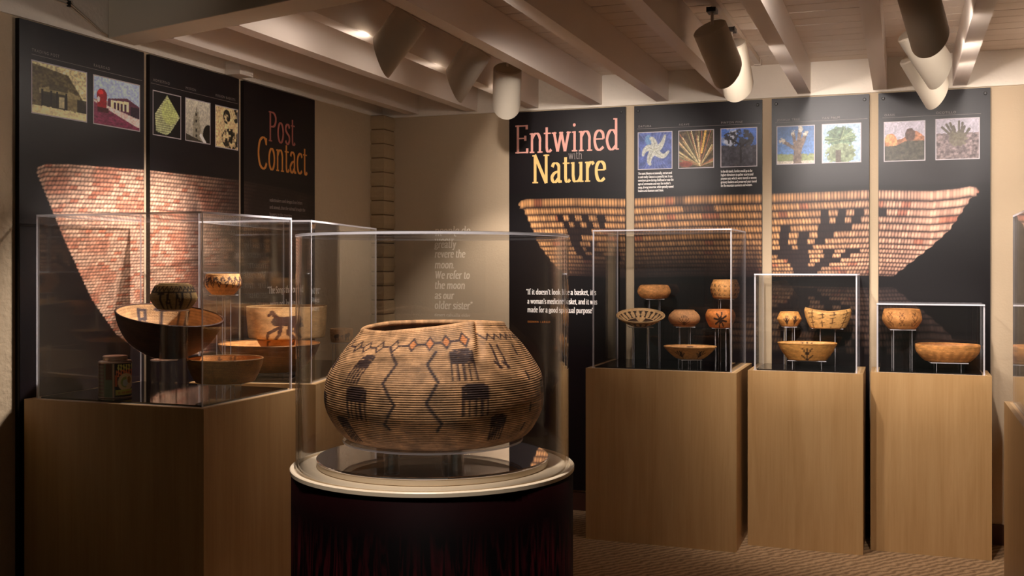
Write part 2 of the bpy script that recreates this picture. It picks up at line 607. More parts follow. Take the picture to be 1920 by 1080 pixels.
B, X0, CP, AS = 0.025, 0.70, 1.0, 1.08
G = {
    'a': (.52, [sm([(.10, .55), (.16, .66), (.27, .68), (.37, .60), (.38, .45)]), [(.38, .46), (.38, .10)], sm([(.38, .10), (.42, .03), (.51, .05)]), sm([(.38, .40), (.20, .34), (.09, .20), (.13, .06), (.24, .03), (.38, .16)])]),
    'b': (.56, [[(.12, AS), (.12, 0.03)], sf(.02, .12, AS - .02), sm([(.12, .52), (.22, .66), (.38, .64), (.47, .36), (.38, .07), (.24, .02), (.12, .08)])]),
    'c': (.47, [sm([(.42, .56), (.36, .66), (.25, .68), (.12, .56), (.08, .34), (.14, .10), (.27, .03), (.42, .12)])]),
    'd': (.58, [[(.44, AS), (.44, 0.02)], sf(.33, .44, AS - .02), sf(.44, .55, B), sm([(.44, .52), (.34, .67), (.18, .64), (.08, .36), (.16, .08), (.29, .02), (.44, .16)])]),
    'e': (.49, [sf(.09, .43, .40), sm([(.43, .40), (.40, .60), (.26, .69), (.13, .60), (.08, .36), (.14, .10), (.27, .02), (.43, .12)])]),
    'f': (.34, [sm([(.38, 1.0), (.30, 1.06), (.19, 1.0), (.16, .85)]), [(.16, .85), (.16, 0)], sf(.04, .30, .67), sf(.06, .28, B)]),
    'g': (.50, [ring(.23, .47, .15, .20), sm([(.12, .32), (.10, .18), (.22, .12), (.40, .08), (.42, -.08), (.26, -.20), (.09, -.14), (.10, -.02), (.20, .10)]), sf(.34, .48, .64)]),
    'h': (.60, [[(.13, AS), (.13, 0)], sf(.03, .13, AS - .02), sm([(.13, .50), (.24, .66), (.38, .66), (.46, .50), (.46, .36)]), [(.46, .38), (.46, 0)], sf(.03, .23, B), sf(.36, .57, B)]),
    'i': (.28, [[(.14, X0), (.14, 0)], sf(.03, .14, X0 - .03), sf(.03, .25, B), ('dot', .13, .92, .06)]),
    'j': (.28, [sm([(.16, X0), (.16, 0), (.13, -.16), (.03, -.2)]), sf(.05, .16, X0 - .03), ('dot', .15, .92, .06)]),
    'k': (.55, [[(.13, AS), (.13, 0)], sf(.03, .13, AS - .02), sf(.03, .23, B), [(.14, .30), (.42, .66)], [(.24, .42), (.46, .02)], sf(.32, .50, .67), sf(.38, .55, B)]),
    'l': (.28, [[(.14, AS), (.14, 0)], sf(.03, .14, AS - .02), sf(.03, .25, B)]),
    'm': (.88, [[(.13, X0), (.13, 0)], sf(.03, .13, X0 - .03), sm([(.13, .50), (.24, .66), (.36, .66), (.43, .50), (.43, .36)]), [(.43, .38), (.43, 0)], sm([(.43, .50), (.54, .66), (.66, .66), (.73, .50), (.73, .36)]), [(.73, .38), (.73, 0)], sf(.03, .23, B), sf(.34, .52, B), sf(.64, .84, B)]),
    'n': (.59, [[(.13, X0), (.13, 0)], sf(.03, .13, X0 - .03), sm([(.13, .50), (.24, .66), (.38, .66), (.46, .50), (.46, .36)]), [(.46, .38), (.46, 0)], sf(.03, .23, B), sf(.36, .57, B)]),
    'o': (.54, [ring(.27, .35, .18, .33)]),
    'p': (.57, [[(.13, X0), (.13, -.28)], sf(.03, .13, X0 - .03), sf(.03, .25, -.26), sm([(.13, .52), (.24, .67), (.40, .63), (.48, .36), (.40, .07), (.26, .02), (.13, .10)])]),
    'r': (.42, [[(.13, X0), (.13, 0)], sf(.03, .13, X0 - .03), sf(.03, .25, B), sm([(.13, .48), (.22, .64), (.32, .68), (.39, .60)])]),
    's': (.42, [sm([(.35, .56), (.30, .66), (.20, .68), (.10, .60), (.10, .48), (.20, .38), (.32, .30), (.36, .18), (.30, .06), (.19, .02), (.07, .12)])]),
    't': (.35, [[(.15, .88), (.15, .16)], sm([(.15, .18), (.18, .05), (.26, .03), (.34, .10)]), sf(.03, .32, .67)]),
    'u': (.59, [[(.12, X0), (.12, .22)], sm([(.12, .24), (.16, .06), (.27, .03), (.38, .08), (.45, .22)]), [(.45, X0), (.45, 0)], sf(.02, .12, X0 - .03), sf(.35, .45, X0 - .03), sf(.45, .56, B)]),
    'v': (.52, [[(.10, X0), (.27, .02)], [(.27, .02), (.43, X0)], sf(.01, .20, X0 - .03), sf(.34, .52, X0 - .03)]),
    'w': (.80, [[(.10, X0), (.25, .02)], [(.25, .02), (.40, X0)], [(.40, X0), (.55, .02)], [(.55, .02), (.70, X0)], sf(.01, .20, X0 - .03), sf(.31, .48, X0 - .03), sf(.61, .79, X0 - .03)]),
    'y': (.52, [[(.10, X0), (.27, .02)], [(.43, X0), (.22, -.16)], sm([(.22, -.16), (.14, -.26), (.05, -.22)]), sf(.01, .20, X0 - .03), sf(.34, .52, X0 - .03)]),
    'x': (.52, [[(.09, X0), (.42, .02)], [(.42, X0), (.09, .02)], sf(.02, .2, X0 - .03), sf(.32, .5, X0 - .03), sf(.02, .2, B), sf(.32, .5, B)]),
    'C': (.70, [sm([(.60, .80), (.52, .95), (.36, .98), (.17, .84), (.09, .50), (.17, .16), (.36, .02), (.53, .06), (.62, .20)]), [(.60, .98), (.60, .76)]]),
    'D': (.74, [[(.14, CP), (.14, 0)], sm([(.14, .975), (.40, .96), (.60, .78), (.66, .50), (.60, .22), (.40, .04), (.14, .025)])]),
    'E': (.60, [[(.14, CP), (.14, 0)], sf(.03, .52, CP - .03), sf(.03, .54, .03), sf(.14, .46, .53), [(.51, CP), (.51, .84)], [(.53, 0), (.53, .17)], [(.45, .62), (.45, .44)]]),
    'I': (.32, [[(.16, CP), (.16, 0)], sf(.04, .28, CP - .025), sf(.04, .28, B)]),
    'N': (.78, [[(.14, CP), (.14, 0)], [(.12, CP), (.62, 0)], [(.62, CP), (.62, 0)], sf(.02, .18, CP - .03), sf(.02, .27, B), sf(.50, .75, CP - .03)]),
    'P': (.58, [[(.14, CP), (.14, 0)], sf(.03, .14, CP - .03), sf(.03, .26, B), sm([(.14, .97), (.36, .96), (.50, .84), (.50, .66), (.38, .52), (.14, .49)])]),
    'S': (.50, [sm([(.42, .80), (.36, .95), (.24, .98), (.11, .86), (.11, .68), (.24, .54), (.38, .42), (.43, .24), (.35, .06), (.22, .02), (.07, .16)])]),
    'T': (.62, [[(.31, CP), (.31, 0)], sf(.05, .57, CP - .03), sf(.20, .42, B), [(.06, CP), (.06, .84)], [(.56, CP), (.56, .84)]]),
    'W': (.96, [[(.12, CP), (.30, .02)], [(.30, .02), (.48, CP)], [(.48, CP), (.66, .02)], [(.66, .02), (.84, CP)], sf(.02, .24, CP - .025), sf(.38, .58, CP - .025), sf(.74, .95, CP - .025)]),
    'A': (.68, [[(.10, 0), (.34, CP)], [(.34, CP), (.60, 0)], sf(.2, .48, .36), sf(.02, .2, B), sf(.48, .68, B)]),
    'R': (.66, [[(.14, CP), (.14, 0)], sf(.03, .14, CP - .03), sf(.03, .26, B), sm([(.14, .97), (.36, .96), (.50, .84), (.50, .66), (.38, .52), (.14, .49)]), [(.34, .50), (.58, .02)]]),
    'H': (.74, [[(.14, CP), (.14, 0)], [(.58, CP), (.58, 0)], sf(.14, .58, .52), sf(.03, .25, B), sf(.47, .7, B), sf(.03, .25, CP - .03), sf(.47, .7, CP - .03)]),
    ',': (.22, [[(.12, .08), (.07, -.14)]]),
    '.': (.22, [('dot', .1, .06, .07)]),
    "'": (.20, [[(.11, 1.02), (.08, .80)]]),
    '"': (.32, [[(.10, 1.02), (.08, .78)], [(.22, 1.02), (.20, .78)]]),
    ' ': (.26, []),
}


def text_mb(s, size, wv=0.092, wh=0.048, hs=1.0, slant=0.0, track=0.0):
    """letters in the XY plane, baseline on y = 0, starting at x = 0"""
    mb = MB()
    x = 0.0
    lift = 0.0          # each stroke lies a hair above the one before it
    for ch in s:
        adv, strokes = G.get(ch, G['o'])
        for st in strokes:
            lift = (lift + 2e-5) % 3.2e-4
            if st[0] == 'dot':
                _, cx, cy, r = st
                pts = [((x + cx + r * math.cos(k * PI / 5)), cy + r * math.sin(k * PI / 5)) for k in range(10)]
                mb.add([((px * hs + slant * py) * size, py * size, lift) for px, py in pts], [tuple(range(10))])
                continue
            P = np.array(st, float)
            T = np.gradient(P, axis=0) if len(P) > 2 else np.repeat((P[1:] - P[:1]), 2, 0)
            T /= np.maximum(np.linalg.norm(T, axis=1, keepdims=True), 1e-9)
            Nn = np.stack([-T[:, 1], T[:, 0]], 1)
            w = 0.5 * (wv * np.abs(Nn[:, 0]) / max(hs, .3) ** .5 + wh * np.abs(Nn[:, 1]))[:, None]
            A_, B_ = P + Nn * w, P - Nn * w
            vs = []
            for a, b in zip(A_, B_):
                for q in (a, b):
                    vs.append((((x + q[0]) * hs + slant * q[1]) * size, q[1] * size, lift))
            mb.add(vs, [(2 * k, 2 * k + 1, 2 * k + 3, 2 * k + 2) for k in range(len(P) - 1)])
        x += adv + track
    return mb, x * hs * size


def text_on(name, s, size, o, u, v, n, mat, parent, width=None, depth=0.0006, **kw):
    """lettering laid on a plane; stretched to the given width when one is named"""
    if width:
        _, w0 = text_mb(s, size, **kw)
        kw['hs'] = kw.get('hs', 1.0) * width / w0
    mb, w = text_mb(s, size, **kw)
    o, u, v, n = [np.asarray(k, float) for k in (o, u, v, n)]
    mb.v = [tuple(o + u * p[0] + v * p[1] + n * (depth + p[2])) for p in mb.v]
    return mb.build(name, mat, parent)


def join_text(name, items, o_u_v_n, mat, parent, depth=0.0006):
    """several lines as one printed block; items: (text, size, x, y, width, keyword dict)"""
    u, v, n = [np.asarray(k, float) for k in o_u_v_n]
    tot = MB()
    for s, size, o, width, kw in items:
        kw = dict(kw)
        if width:
            _, w0 = text_mb(s, size, **kw)
            kw['hs'] = kw.get('hs', 1.0) * width / w0
        mb, _ = text_mb(s, size, **kw)
        oo = np.asarray(o, float)
        tot.add([tuple(oo + u * p[0] + v * p[1] + n * (depth + p[2])) for p in mb.v], mb.f)
    return tot.build(name, mat, parent)

# ------------------------------------------------------------------ the room
XL, YB, XR, YF = -3.20, 6.23, 2.70, -1.6
HDR, CEIL = 2.455, 2.645


def beam_y(x):
    """front edge of the diagonal cross beam"""
    return 3.66 - 0.272 * (x + 3.18)


struct(MB().box(XL - .1, XR + .1, YF, YB + .1, -0.05, 0).build('floor', M['carpet']), 'brown striped carpet floor')
struct(MB().box(XL - .1, XL, YF, YB + .1, 0, 2.86).build('wall_left', M['stucco']), 'tan stucco wall on the left')
struct(MB().box(XL, XR, YB, YB + .1, 0, CEIL + .03).build('wall_back', M['wall']), 'tan painted back wall')
struct(MB().box(XR, XR + .1, YF, YB + .1, 0, 2.86).build('wall_right', M['wall']), 'tan painted wall on the right')
struct(MB().box(XL, XL + .012, YF, YB, HDR, 2.82).build('trim_1', M['header'], bevel=.003), 'off-white plaster band above the left wall panels')
struct(MB().box(XL + .012, XR, YB - .014, YB, HDR, CEIL).build('trim_2', M['header'], bevel=.003), 'off-white plaster band above the back wall panels')
struct(MB().box(XL, XR, YB - .014, YB, 0, .11).build('baseboard_back', M['baseboard'], bevel=.003), 'dark brown baseboard of the back wall')
struct(MB().box(XL, XL + .014, YF, YB - .014, 0, .11).build('baseboard_left', M['baseboard'], bevel=.003), 'dark brown baseboard of the left wall')

ceiling = obj('ceiling', None)
struct(ceiling, 'off-white ceiling of boards on exposed joists')
# boards run across the joists; each is a plank of its own
y = YB
while y > 2.3:
    y0 = y - 0.137
    xl = max(XL, -3.18 + (3.66 - y0 + .10) / 0.272)
    if xl < XR - .1:
        MB().box(xl, XR, y0, y - 0.004, CEIL + random.uniform(0, .0015), CEIL + .02).build('plank', M['plank'], ceiling)
    y -= 0.140
MB().box(XL, XR, 2.0, YB + .1, CEIL + .021, CEIL + .03).build('roof_deck', M['dark'], ceiling)
for k in range(-7, 7):
    xj = -0.116 + 0.4064 * k
    ys = beam_y(xj) + 0.16
    MB().box(xj - .036, xj + .036, ys, YB - .015, HDR + .012, CEIL - .001).build('joist', M['beam'], ceiling, bevel=.004)
# the diagonal cross beam that carries the joists
mb = MB()
xa, xb = XL + .013, XR
pts = [(xa, beam_y(xa)), (xb, beam_y(xb)), (xb, beam_y(xb) + .165), (xa, beam_y(xa) + .165)]
mb.add([(px, py, HDR + .012) for px, py in pts] + [(px, py, 2.82) for px, py in pts],
       [(0, 3, 2, 1), (4, 5, 6, 7), (0, 1, 5, 4), (1, 2, 6, 5), (2, 3, 7, 6), (3, 0, 4, 7)])
mb.build('cross_beam', M['crossbeam'], ceiling, bevel=.004)
mb = MB()
pts = [(XL, YF), (XR, YF), (XR, beam_y(XR) + .01), (XL, beam_y(XL) + .01)]
mb.add([(px, py, 2.82) for px, py in pts] + [(px, py, 2.86) for px, py in pts],
       [(0, 3, 2, 1), (4, 5, 6, 7), (0, 1, 5, 4), (1, 2, 6, 5), (2, 3, 7, 6), (3, 0, 4, 7)])
mb.build('plaster_ceiling', M['header'], ceiling)

# block pilaster in the corner, one slumped block for each course
pil = obj('wall_corner', None, None, (-3.2, 6.07, 0))
struct(pil, 'painted slump-block pilaster in the corner between the two walls')
MB().box(.004, .088, .006, .155, 0, HDR).build('mortar_core', M['mortar'], pil)
hb = HDR / 27.0


def slump_block(seed):
    r = random.Random(seed)
    m = MB()
    n = 5
    rows = []
    for i in range(n + 1):
        t = i / n
        bul = 0.006 * (1 - (2 * t - 1) ** 4) + r.uniform(-.0015, .0015)
        sx, sy = bul + r.uniform(-.001, .001), bul
        rows.append([(0, -sy + .003, t), (.047, -sy + r.uniform(-.001, .001) + .002, t), (.092 + sx, -sy + .003, t), (.093 + sx, .08, t), (.092 + sx, .157, t), (0, .157, t)])
    vs = [(a, b, .004 + c * (hb - .008)) for rw in rows for a, b, c in rw]
    k = 6
    fs = [(i * k + j, i * k + (j + 1) % k, (i + 1) * k + (j + 1) % k, (i + 1) * k + j) for i in range(n) for j in range(k)]
    fs += [tuple(range(k - 1, -1, -1)), tuple(n * k + j for j in range(k))]
    return m.add(vs, fs).mesh('block', M['block'])


bm_ = [slump_block(s) for s in range(6)]
for i in range(27):
    obj('block', bm_[(i * 5 + 2) % 6], pil, (0, 0, i * hb))

# ------------------------------------------------------------------ printed panels
Uv, Vv, Nv = (1, 0, 0), (0, 0, 1), (0, -1, 0)
PZ0, PH = 0.125, 2.447 - 0.125
SURF = -0.0206


def px_(a):
    return np.asarray(a, float) / 255.0


def hash2(a, b):
    return LAT[(np.asarray(a, int) * 7 + 13) % 256, (np.asarray(b, int) * 11 + 5) % 256]


ROWS = np.array([.060, .105, .148, .187, .227, .266, .300, .328, .352, .378, .403, .425, .447, .470, .492])
DARK_R = {1: [(525, 590), (665, 730), (800, 880), (975, 1060)], 2: [(525, 600), (650, 730), (780, 850)], 3: [(190, 275), (505, 780)],
          4: [(190, 270), (345, 435), (500, 640)], 5: [(180, 255), (335, 420), (480, 560)], 6: [(180, 290), (345, 460)],
          7: [(110, 420), (545, 640), (720, 840)], 8: [(170, 440), (560, 620), (690, 770)], 9: [(250, 440), (520, 690)],
          10: [(280, 420), (480, 600)], 11: [(290, 530)], 12: [(300, 500)]}
DARK_L = {1: [(345, 388), (435, 478), (525, 582), (640, 700)], 2: [(390, 432), (470, 515), (560, 612), (655, 700)], 3: [(420, 600)],
          4: [(435, 530)], 5: [(445, 512), (590, 640)], 6: [(470, 535), (560, 620)], 7: [(490, 560), (600, 690)], 8: [(530, 600), (700, 820)], 0: [(1250, 1470)]}


def back_basket(X, Z):
    """coiled basket photographed large across the back wall panels; X and Z in metres on the wall"""
    bg = np.zeros(X.shape + (3,)) + px_((15, 10, 12))
    zt = np.interp(X, [-2.24, -2.225, -2.19, -1.9, -1.57, -1.15, -.75, -.17, .15, .28, .34, .37, .382], [1.885, 1.900, 1.909, 1.910, 1.898, 1.908, 1.907, 1.917, 1.903, 1.913, 1.924, 1.918, 1.902])

    def layer(s, X, amp):
        xl = np.interp(s, [0, .02, .045, .062, .29, .42, .5], [-2.242, -2.242, -2.234, -2.212, -2.109, -2.006, -1.90])
        xr = np.interp(s, [0, .02, .045, .063, .227, .37, .468, .5], [.384, .384, .376, .352, .238, .076, -.034, -.10])
        wob = .004 * np.sin(s * 150)
        inside = sst(0, .006, X - xl + wob) * sst(0, .006, xr - X + wob) * sst(0, .005, s) * (1 - sst(.474, .480, s))
        k = np.clip(np.searchsorted(ROWS, s) - 1, -1, 13)
        lo = np.where(k < 0, 0.0, ROWS[np.clip(k, 0, 13)])
        hi = np.where(k < 0, ROWS[0], ROWS[np.clip(k + 1, 0, 14)])
        fr = np.clip((s - lo) / (hi - lo), 0, 1)
        slant = np.where(X < -.3, -.45, .35) * np.where(k < 0, .25, 1)
        ph = X / np.where(k < 0, .0172, .0165) + slant * fr + hash2(k + 3, k * 3 + 2) * 5 + .35 * np.sin(X * 9 + k)
        idx = np.floor(ph).astype(int)
        st = np.sin(PI * (ph - idx))
        merge = sst(-.02, .16, X) * .75 + sst(-2.05, -2.2, X) * .6
        st = st ** .6 * (1 - merge) + merge * .95
        vert = np.clip(1 - np.abs(2 * fr - .92) ** (2.4 + merge), 0, 1)
        rnd = hash2(idx, k + 40)
        val = (0.16 + .84 * st) * (.12 + .88 * vert) * (.78 + .34 * rnd)
        tan = px_((230, 168, 108))
        pinkc = px_((240, 186, 158))
        w = sst(-.75, .1, X)[..., None]
        base = tan * (1 - w) + pinkc * w
        red = (hash2(idx // 3, k * 5 + 70) > .93)[..., None] * .55
        base = base * (1 - red) + px_((176, 84, 60)) * red
        dark = np.zeros(X.shape)
        jag = .006 * (hash2(idx, k + 9) - .5)
        for kk, rs in DARK_R.items():
            for a, b in rs:
                dark = np.maximum(dark, ((k == kk) & (X + jag > -.782 + a * .000663) & (X + jag < -.782 + b * .000663)) * .93)
        for kk, rs in DARK_L.items():
            for a, b in rs:
                dark = np.maximum(dark, ((k == kk) & (X + jag - .01 * fr > -2.286 + a * .000853) & (X + jag - .01 * fr < -2.286 + b * .000853)) * (.9 if kk else .6))
        rimdark = ((k < 0) & (X > -1.262) & (X < -1.205)) * .5
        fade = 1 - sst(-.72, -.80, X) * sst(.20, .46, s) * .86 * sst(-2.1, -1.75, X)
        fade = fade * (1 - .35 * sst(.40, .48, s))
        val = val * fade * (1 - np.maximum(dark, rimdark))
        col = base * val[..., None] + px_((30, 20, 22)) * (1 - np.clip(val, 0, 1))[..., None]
        return inside * amp, col

    m, c = layer(zt - Z, X, 1.0)
    bg = bg * (1 - m[..., None]) + c * m[..., None]
    s2 = (Z - (2 * 1.405 - zt))           # the picture's own mirror image on its glossy table
    m2, c2 = layer(np.clip(s2, 0, 1), X, 1.0)
    m2 = m2 * .34 * (Z < 1.41) * sst(.0, .2, s2) * sst(-1.6, -.6, X) * (1 - .4 * sst(-.3, .1, X))
    return bg * (1 - m2[..., None]) + c2 * m2[..., None]


def left_basket(Y, Z):
    """tall basket photographed large across the left wall panels"""
    bg = np.zeros(Y.shape + (3,)) + px_((15, 10, 12))
    zt = np.interp(Y, [3.25, 3.30, 3.43, 3.88, 4.6, 5.05, 5.35], [1.880, 1.899, 1.910, 1.925, 1.933, 1.920, 1.895])
    s = zt - Z
    yl = np.interp(-Z, [-1.905, -1.87, -1.857, -1.62, -1.358, -1.204, -1.106, -1.06], [3.275, 3.252, 3.254, 3.386, 3.55, 3.694, 3.864, 4.0])
    inside = sst(0, .006, Y - yl + .003 * np.sin(s * 360)) * sst(0, .005, s) * sst(1.06, 1.075, Z)
    sp = .0182 - .004 * sst(.2, .8, s)
    rk = s / sp + .3 * fbm(Y * 3, s * 2, 2)
    k = np.floor(rk).astype(int)
    fr = rk - k
    ph = Y / .021 + .5 * fr + hash2(k, k * 2) * 4 + .5 * np.sin(Y * 13 + k * 2)
    idx = np.floor(ph).astype(int)
    st = np.sin(PI * (ph - idx)) ** .5
    vert = np.clip(1 - np.abs(2 * fr - .8) ** 2.2, 0, 1)
    rnd = hash2(idx, k)
    val = (.55 + .45 * st) * (.32 + .68 * vert) * (.80 + .28 * rnd)
    red = sst(.50, .66, fbm(Y * 8 + 3, k * .22 + 5, 3)) * .55
    red = np.maximum(red, .8 * sst(.80, .9, hash2(idx // 2, k + 90)))
    base = px_((244, 194, 162)) * (1 - red[..., None]) + px_((206, 118, 88)) * red[..., None]
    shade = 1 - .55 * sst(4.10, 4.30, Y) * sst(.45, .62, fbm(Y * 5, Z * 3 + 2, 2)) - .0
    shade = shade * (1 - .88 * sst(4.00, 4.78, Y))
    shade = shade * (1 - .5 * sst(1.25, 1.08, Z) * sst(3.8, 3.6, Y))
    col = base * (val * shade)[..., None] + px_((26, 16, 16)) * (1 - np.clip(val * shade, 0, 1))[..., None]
    return bg * (1 - inside[..., None]) + col * inside[..., None]


# ---- small pictures, painted on unit squares (x right, y up)
def ph_trading(x, y):
    im = np.zeros(x.shape + (3,)) + px_((196, 184, 140))
    rock = sst(.0, .02, .97 - .15 * x - y) * (1 - sst(.0, .03, x - (1.02 - (y - .25) * .62)))
    im = lay(im, rock * (y > .12), (84, 74, 48))
    n = fbm(x * 26, y * 26)
    im = im * (.55 + .9 * n)[..., None] * np.where(rock > .5, .95, 1.0)[..., None]
    roof = (y < .62 - abs(x - .46) * .35) & (y > .40) & (x > .12) & (x < .88)
    im = lay(im, roof * .75, (150, 138, 98))
    im = lay(im, ((y > .50) & (y < .62) & (x > .30) & (x < .64)) * .85, (60, 54, 36))
    im = lay(im, ((y > .16) & (y < .46) & (x > .18) & (x < .62)) * .85, (34, 30, 20))
    for xa in (.18, .34, .45, .62):
        im = lay(im, (np.abs(x - xa) < .018) & (y > .14) & (y < .5), (26, 22, 14))
    im = lay(im, ((y > .18) & (y < .40) & (np.abs(x - .53) < .05)) * .8, (190, 180, 140))
    im = lay(im, ((y > .16) & (y < .42) & (x > .64) & (x < .82)) * .6, (140, 128, 90))
    im = lay(im, ((y > .16) & (y < .42) & (x > .82)) * .8, (30, 26, 18))
    return lay(im, (y < .13 + .05 * fbm(x * 9, y * 3)) * .9, (204, 194, 148))


def ph_rail(x, y):
    im = np.zeros(x.shape + (3,)) + px_((160, 176, 206))
    im = im * (.92 + .1 * y)[..., None]
    im = lay(im, (y < .52), (150, 128, 128))
    roof = (y < .66 - .20 * np.clip(.72 - x, 0, 1) - .5 * np.clip(x - .72, 0, 1)) & (x > .3)
    im = lay(im, roof & (y > .3), (84, 42, 60))
    im = lay(im, (x > .36) & (x < .76) & (y > .36) & (y < .54 + .09 * x - .02), (228, 200, 160))
    for xa in (.45, .52, .6, .68):
        im = lay(im, (np.abs(x - xa) < .022) & (y > .36) & (y < .52), (62, 30, 46))
    im = lay(im, (x > .8) & (y > .26) & (y < .5), (44, 28, 40))
    tr = (y < .42 - .42 * (x - .1)) | (y < .06)
    im = lay(im, tr, px_((112, 44, 70))[None] * (.6 + .7 * fbm(x * 18, y * 40))[..., None])
    im = lay(im, (y < .44 - .25 * (x - .2)) & ~tr, (206, 184, 178))
    loco = (np.hypot((x - .17) / .11, (y - .60) / .16) < 1) | ((np.abs(x - .17) < .10) & (y > .32) & (y < .60))
    im = lay(im, loco, (132, 18, 28))
    im = lay(im, (np.abs(x - .19) < .12) & (y > .26) & (y < .36), (60, 12, 22))
    im = lay(im, (np.hypot((x - .14) / .06, (y - .68) / .05) < 1), (206, 48, 50))
    return lay(im, (np.hypot((x - .10) / .028, (y - .52) / .06) < 1), (200, 190, 190))


def ph_leaf(x, y):
    im = np.zeros(x.shape + (3,)) + px_((14, 10, 10))
    pts = [(.5, .97), (.98, .50), (.62, .10), (.48, .02), (.10, .08), (.06, .48)]
    ins = np.ones(x.shape, bool)
    for i in range(len(pts)):
        (x0, y0), (x1, y1) = pts[i], pts[(i + 1) % len(pts)]
        ins &= ((x1 - x0) * (y - y0) - (y1 - y0) * (x - x0)) <= 0
    g = .7 + .3 * np.sin(y * 120) * .5 + .3 * (fbm(x * 8, y * 8) - .5)
    im = lay(im, ins, np.clip(px_((206, 214, 160)) * g[..., None], 0, 1))
    return lay(im, ins * .6 * (np.hypot((x - .6) / .3, (y - .58) / .3) < 1), (172, 184, 110))


def ph_tower(x, y):
    im = np.zeros(x.shape + (3,)) + px_((172, 168, 154))
    im = im * (.85 + .2 * y)[..., None]
    for (w, y0, y1) in ((.16, 0, .42), (.13, .42, .62), (.08, .62, .74), (.02, .74, .84)):
        im = lay(im, (np.abs(x - .44) < w) & (y >= y0) & (y < y1), px_((128, 122, 106))[None] * (.8 + .4 * fbm(x * 20, y * 20))[..., None])
    for yy in (.14, .28, .50, .66):
        im = lay(im, (np.abs(x - .43) < .035) & (np.abs(y - yy) < .035), (50, 46, 38))
    im = lay(im, (np.hypot((x - .95) / .24, (y - .2) / .26) < 1), (26, 22, 16))
    im = lay(im, (y < .16 - .2 * x), (56, 52, 44))
    return lay(im, segd(x, y, .62, .16, .8, 0) < .05, (220, 214, 200))


def ph_collage(x, y):
    im = np.zeros(x.shape + (3,)) + px_((204, 178, 134))
    n = fbm(x * 11 + 5, y * 11)
    im = lay(im, sst(.42, .55, n) * ((np.hypot((x - .68) / .42, (y - .24) / .26) < 1) | (np.hypot((x - .5) / .16, (y - .78) / .18) < 1) | (np.hypot((x - .95) / .16, (y - .85) / .2) < 1)), (36, 32, 24))
    return im * (.7 + .5 * fbm(x * 24, y * 24))[..., None]


def ph_flower(x, y):
    n = fbm(x * 7, y * 7)
    im = px_((58, 62, 110)) * (.5 + .9 * n)[..., None] + px_((20, 30, 40))
    for a in range(9):
        im = lay(im, (segd(x, y, .1 * a + .1, 0, .9 - .11 * a, 1) < .012) * .5, (120, 130, 180))
    im = lay(im, (np.hypot((x - .3) / .1, (y - .8) / .14) < 1) * .6, (110, 160, 190))
    petals = (((.47, .55), (.48, .70), (.42, .82), (.36, .84)), ((.50, .54), (.62, .58), (.72, .70), (.80, .90)), ((.50, .50), (.60, .40), (.76, .34), (.90, .46)),
              ((.45, .48), (.36, .36), (.32, .20), (.36, .12)), ((.44, .53), (.30, .58), (.18, .50), (.14, .38)))
    for pts in petals:
        c = sm(list(pts), 5)
        for i in range(len(c) - 1):
            w = .085 * (1 - i / len(c)) + .012
            im = lay(im, 1 - sst(w, w + .02, segd(x, y, *c[i], *c[i + 1])), px_((176, 176, 166)) * (1 + .08 * (i % 2)))
    for pts in petals:
        c = sm(list(pts), 5)
        for i in range(len(c) // 2):
            im = lay(im, (segd(x, y, *c[i], *c[i + 1]) < .010) * .5, (120, 120, 104))
    return lay(im, (np.hypot(x - .48, y - .52) < .03) * .6, (150, 150, 120))


def ph_agave(x, y):
    n = fbm(x * 12, y * 12)
    im = px_((96, 78, 54)) * (.3 + 1.1 * n)[..., None]
    r = random.Random(3)
    for k in range(46):
        a = r.uniform(.25, PI - .2)
        l = r.uniform(.5, 1.1)
        c = r.choice([(226, 206, 156), (180, 160, 108), (140, 126, 84), (176, 110, 80), (110, 100, 70)])
        im = lay(im, segd(x, y, .62, .04, .62 + l * math.cos(a), .04 + l * math.sin(a)) < .011, c)
    im = lay(im, segd(x, y, .66, .4, .78, 1) < .03, (226, 180, 90))
    return lay(im, (np.hypot((x - .2) / .2, (y - .1) / .08) < 1) * .6, (150, 50, 40))


def ph_pine(x, y):
    im = px_((70, 104, 178)) * (.7 + .5 * y)[..., None]
    im = lay(im, sst(.5, .65, fbm(x * 3, y * 3)) * (x < .5), (196, 200, 214))
    n = fbm(x * 15, y * 15)
    can = (np.hypot((x - .55) / .38, (y - .72) / .25) < .75 + .5 * n) | (np.hypot((x - .2) / .14, (y - .8) / .1) < .7 + .5 * n)
    im = lay(im, can * sst(.38, .46, n), (52, 52, 62))
    im = lay(im, (y < .5 + .1 * n) * .92, px_((62, 56, 60))[None] * (.4 + 1.1 * n)[..., None])
    for q in ((.56, .1, .55, .6), (.55, .5, .8, .68), (.55, .55, .3, .72)):
        im = lay(im, segd(x, y, *q) < .025, (30, 26, 30))
    return im


def ph_cactus(x, y):
    im = px_((96, 134, 192)) * (.8 + .3 * (1 - y))[..., None]
    n = fbm(x * 18, y * 18)
    im = lay(im, (y < .2 + .1 * n), (142, 152, 108))
    im = lay(im, (y < .07), (206, 196, 180))
    for q, w in (((.55, .0, .55, .5), .11), ((.5, .4, .16, .6), .05), ((.5, .45, .44, .8), .05), ((.58, .5, .62, .92), .055), ((.62, .4, .78, .8), .055)):
        im = lay(im, segd(x, y, *q) < w * (.7 + .6 * n), px_((116, 98, 88))[None] * (.6 + .8 * n)[..., None])
    for cx, cy in ((.13, .62), (.45, .82), (.62, .92), (.78, .8)):
        im = lay(im, (np.hypot(x - cx, y - cy) < .085) * sst(.40, .5, n), (206, 198, 186))
    return im


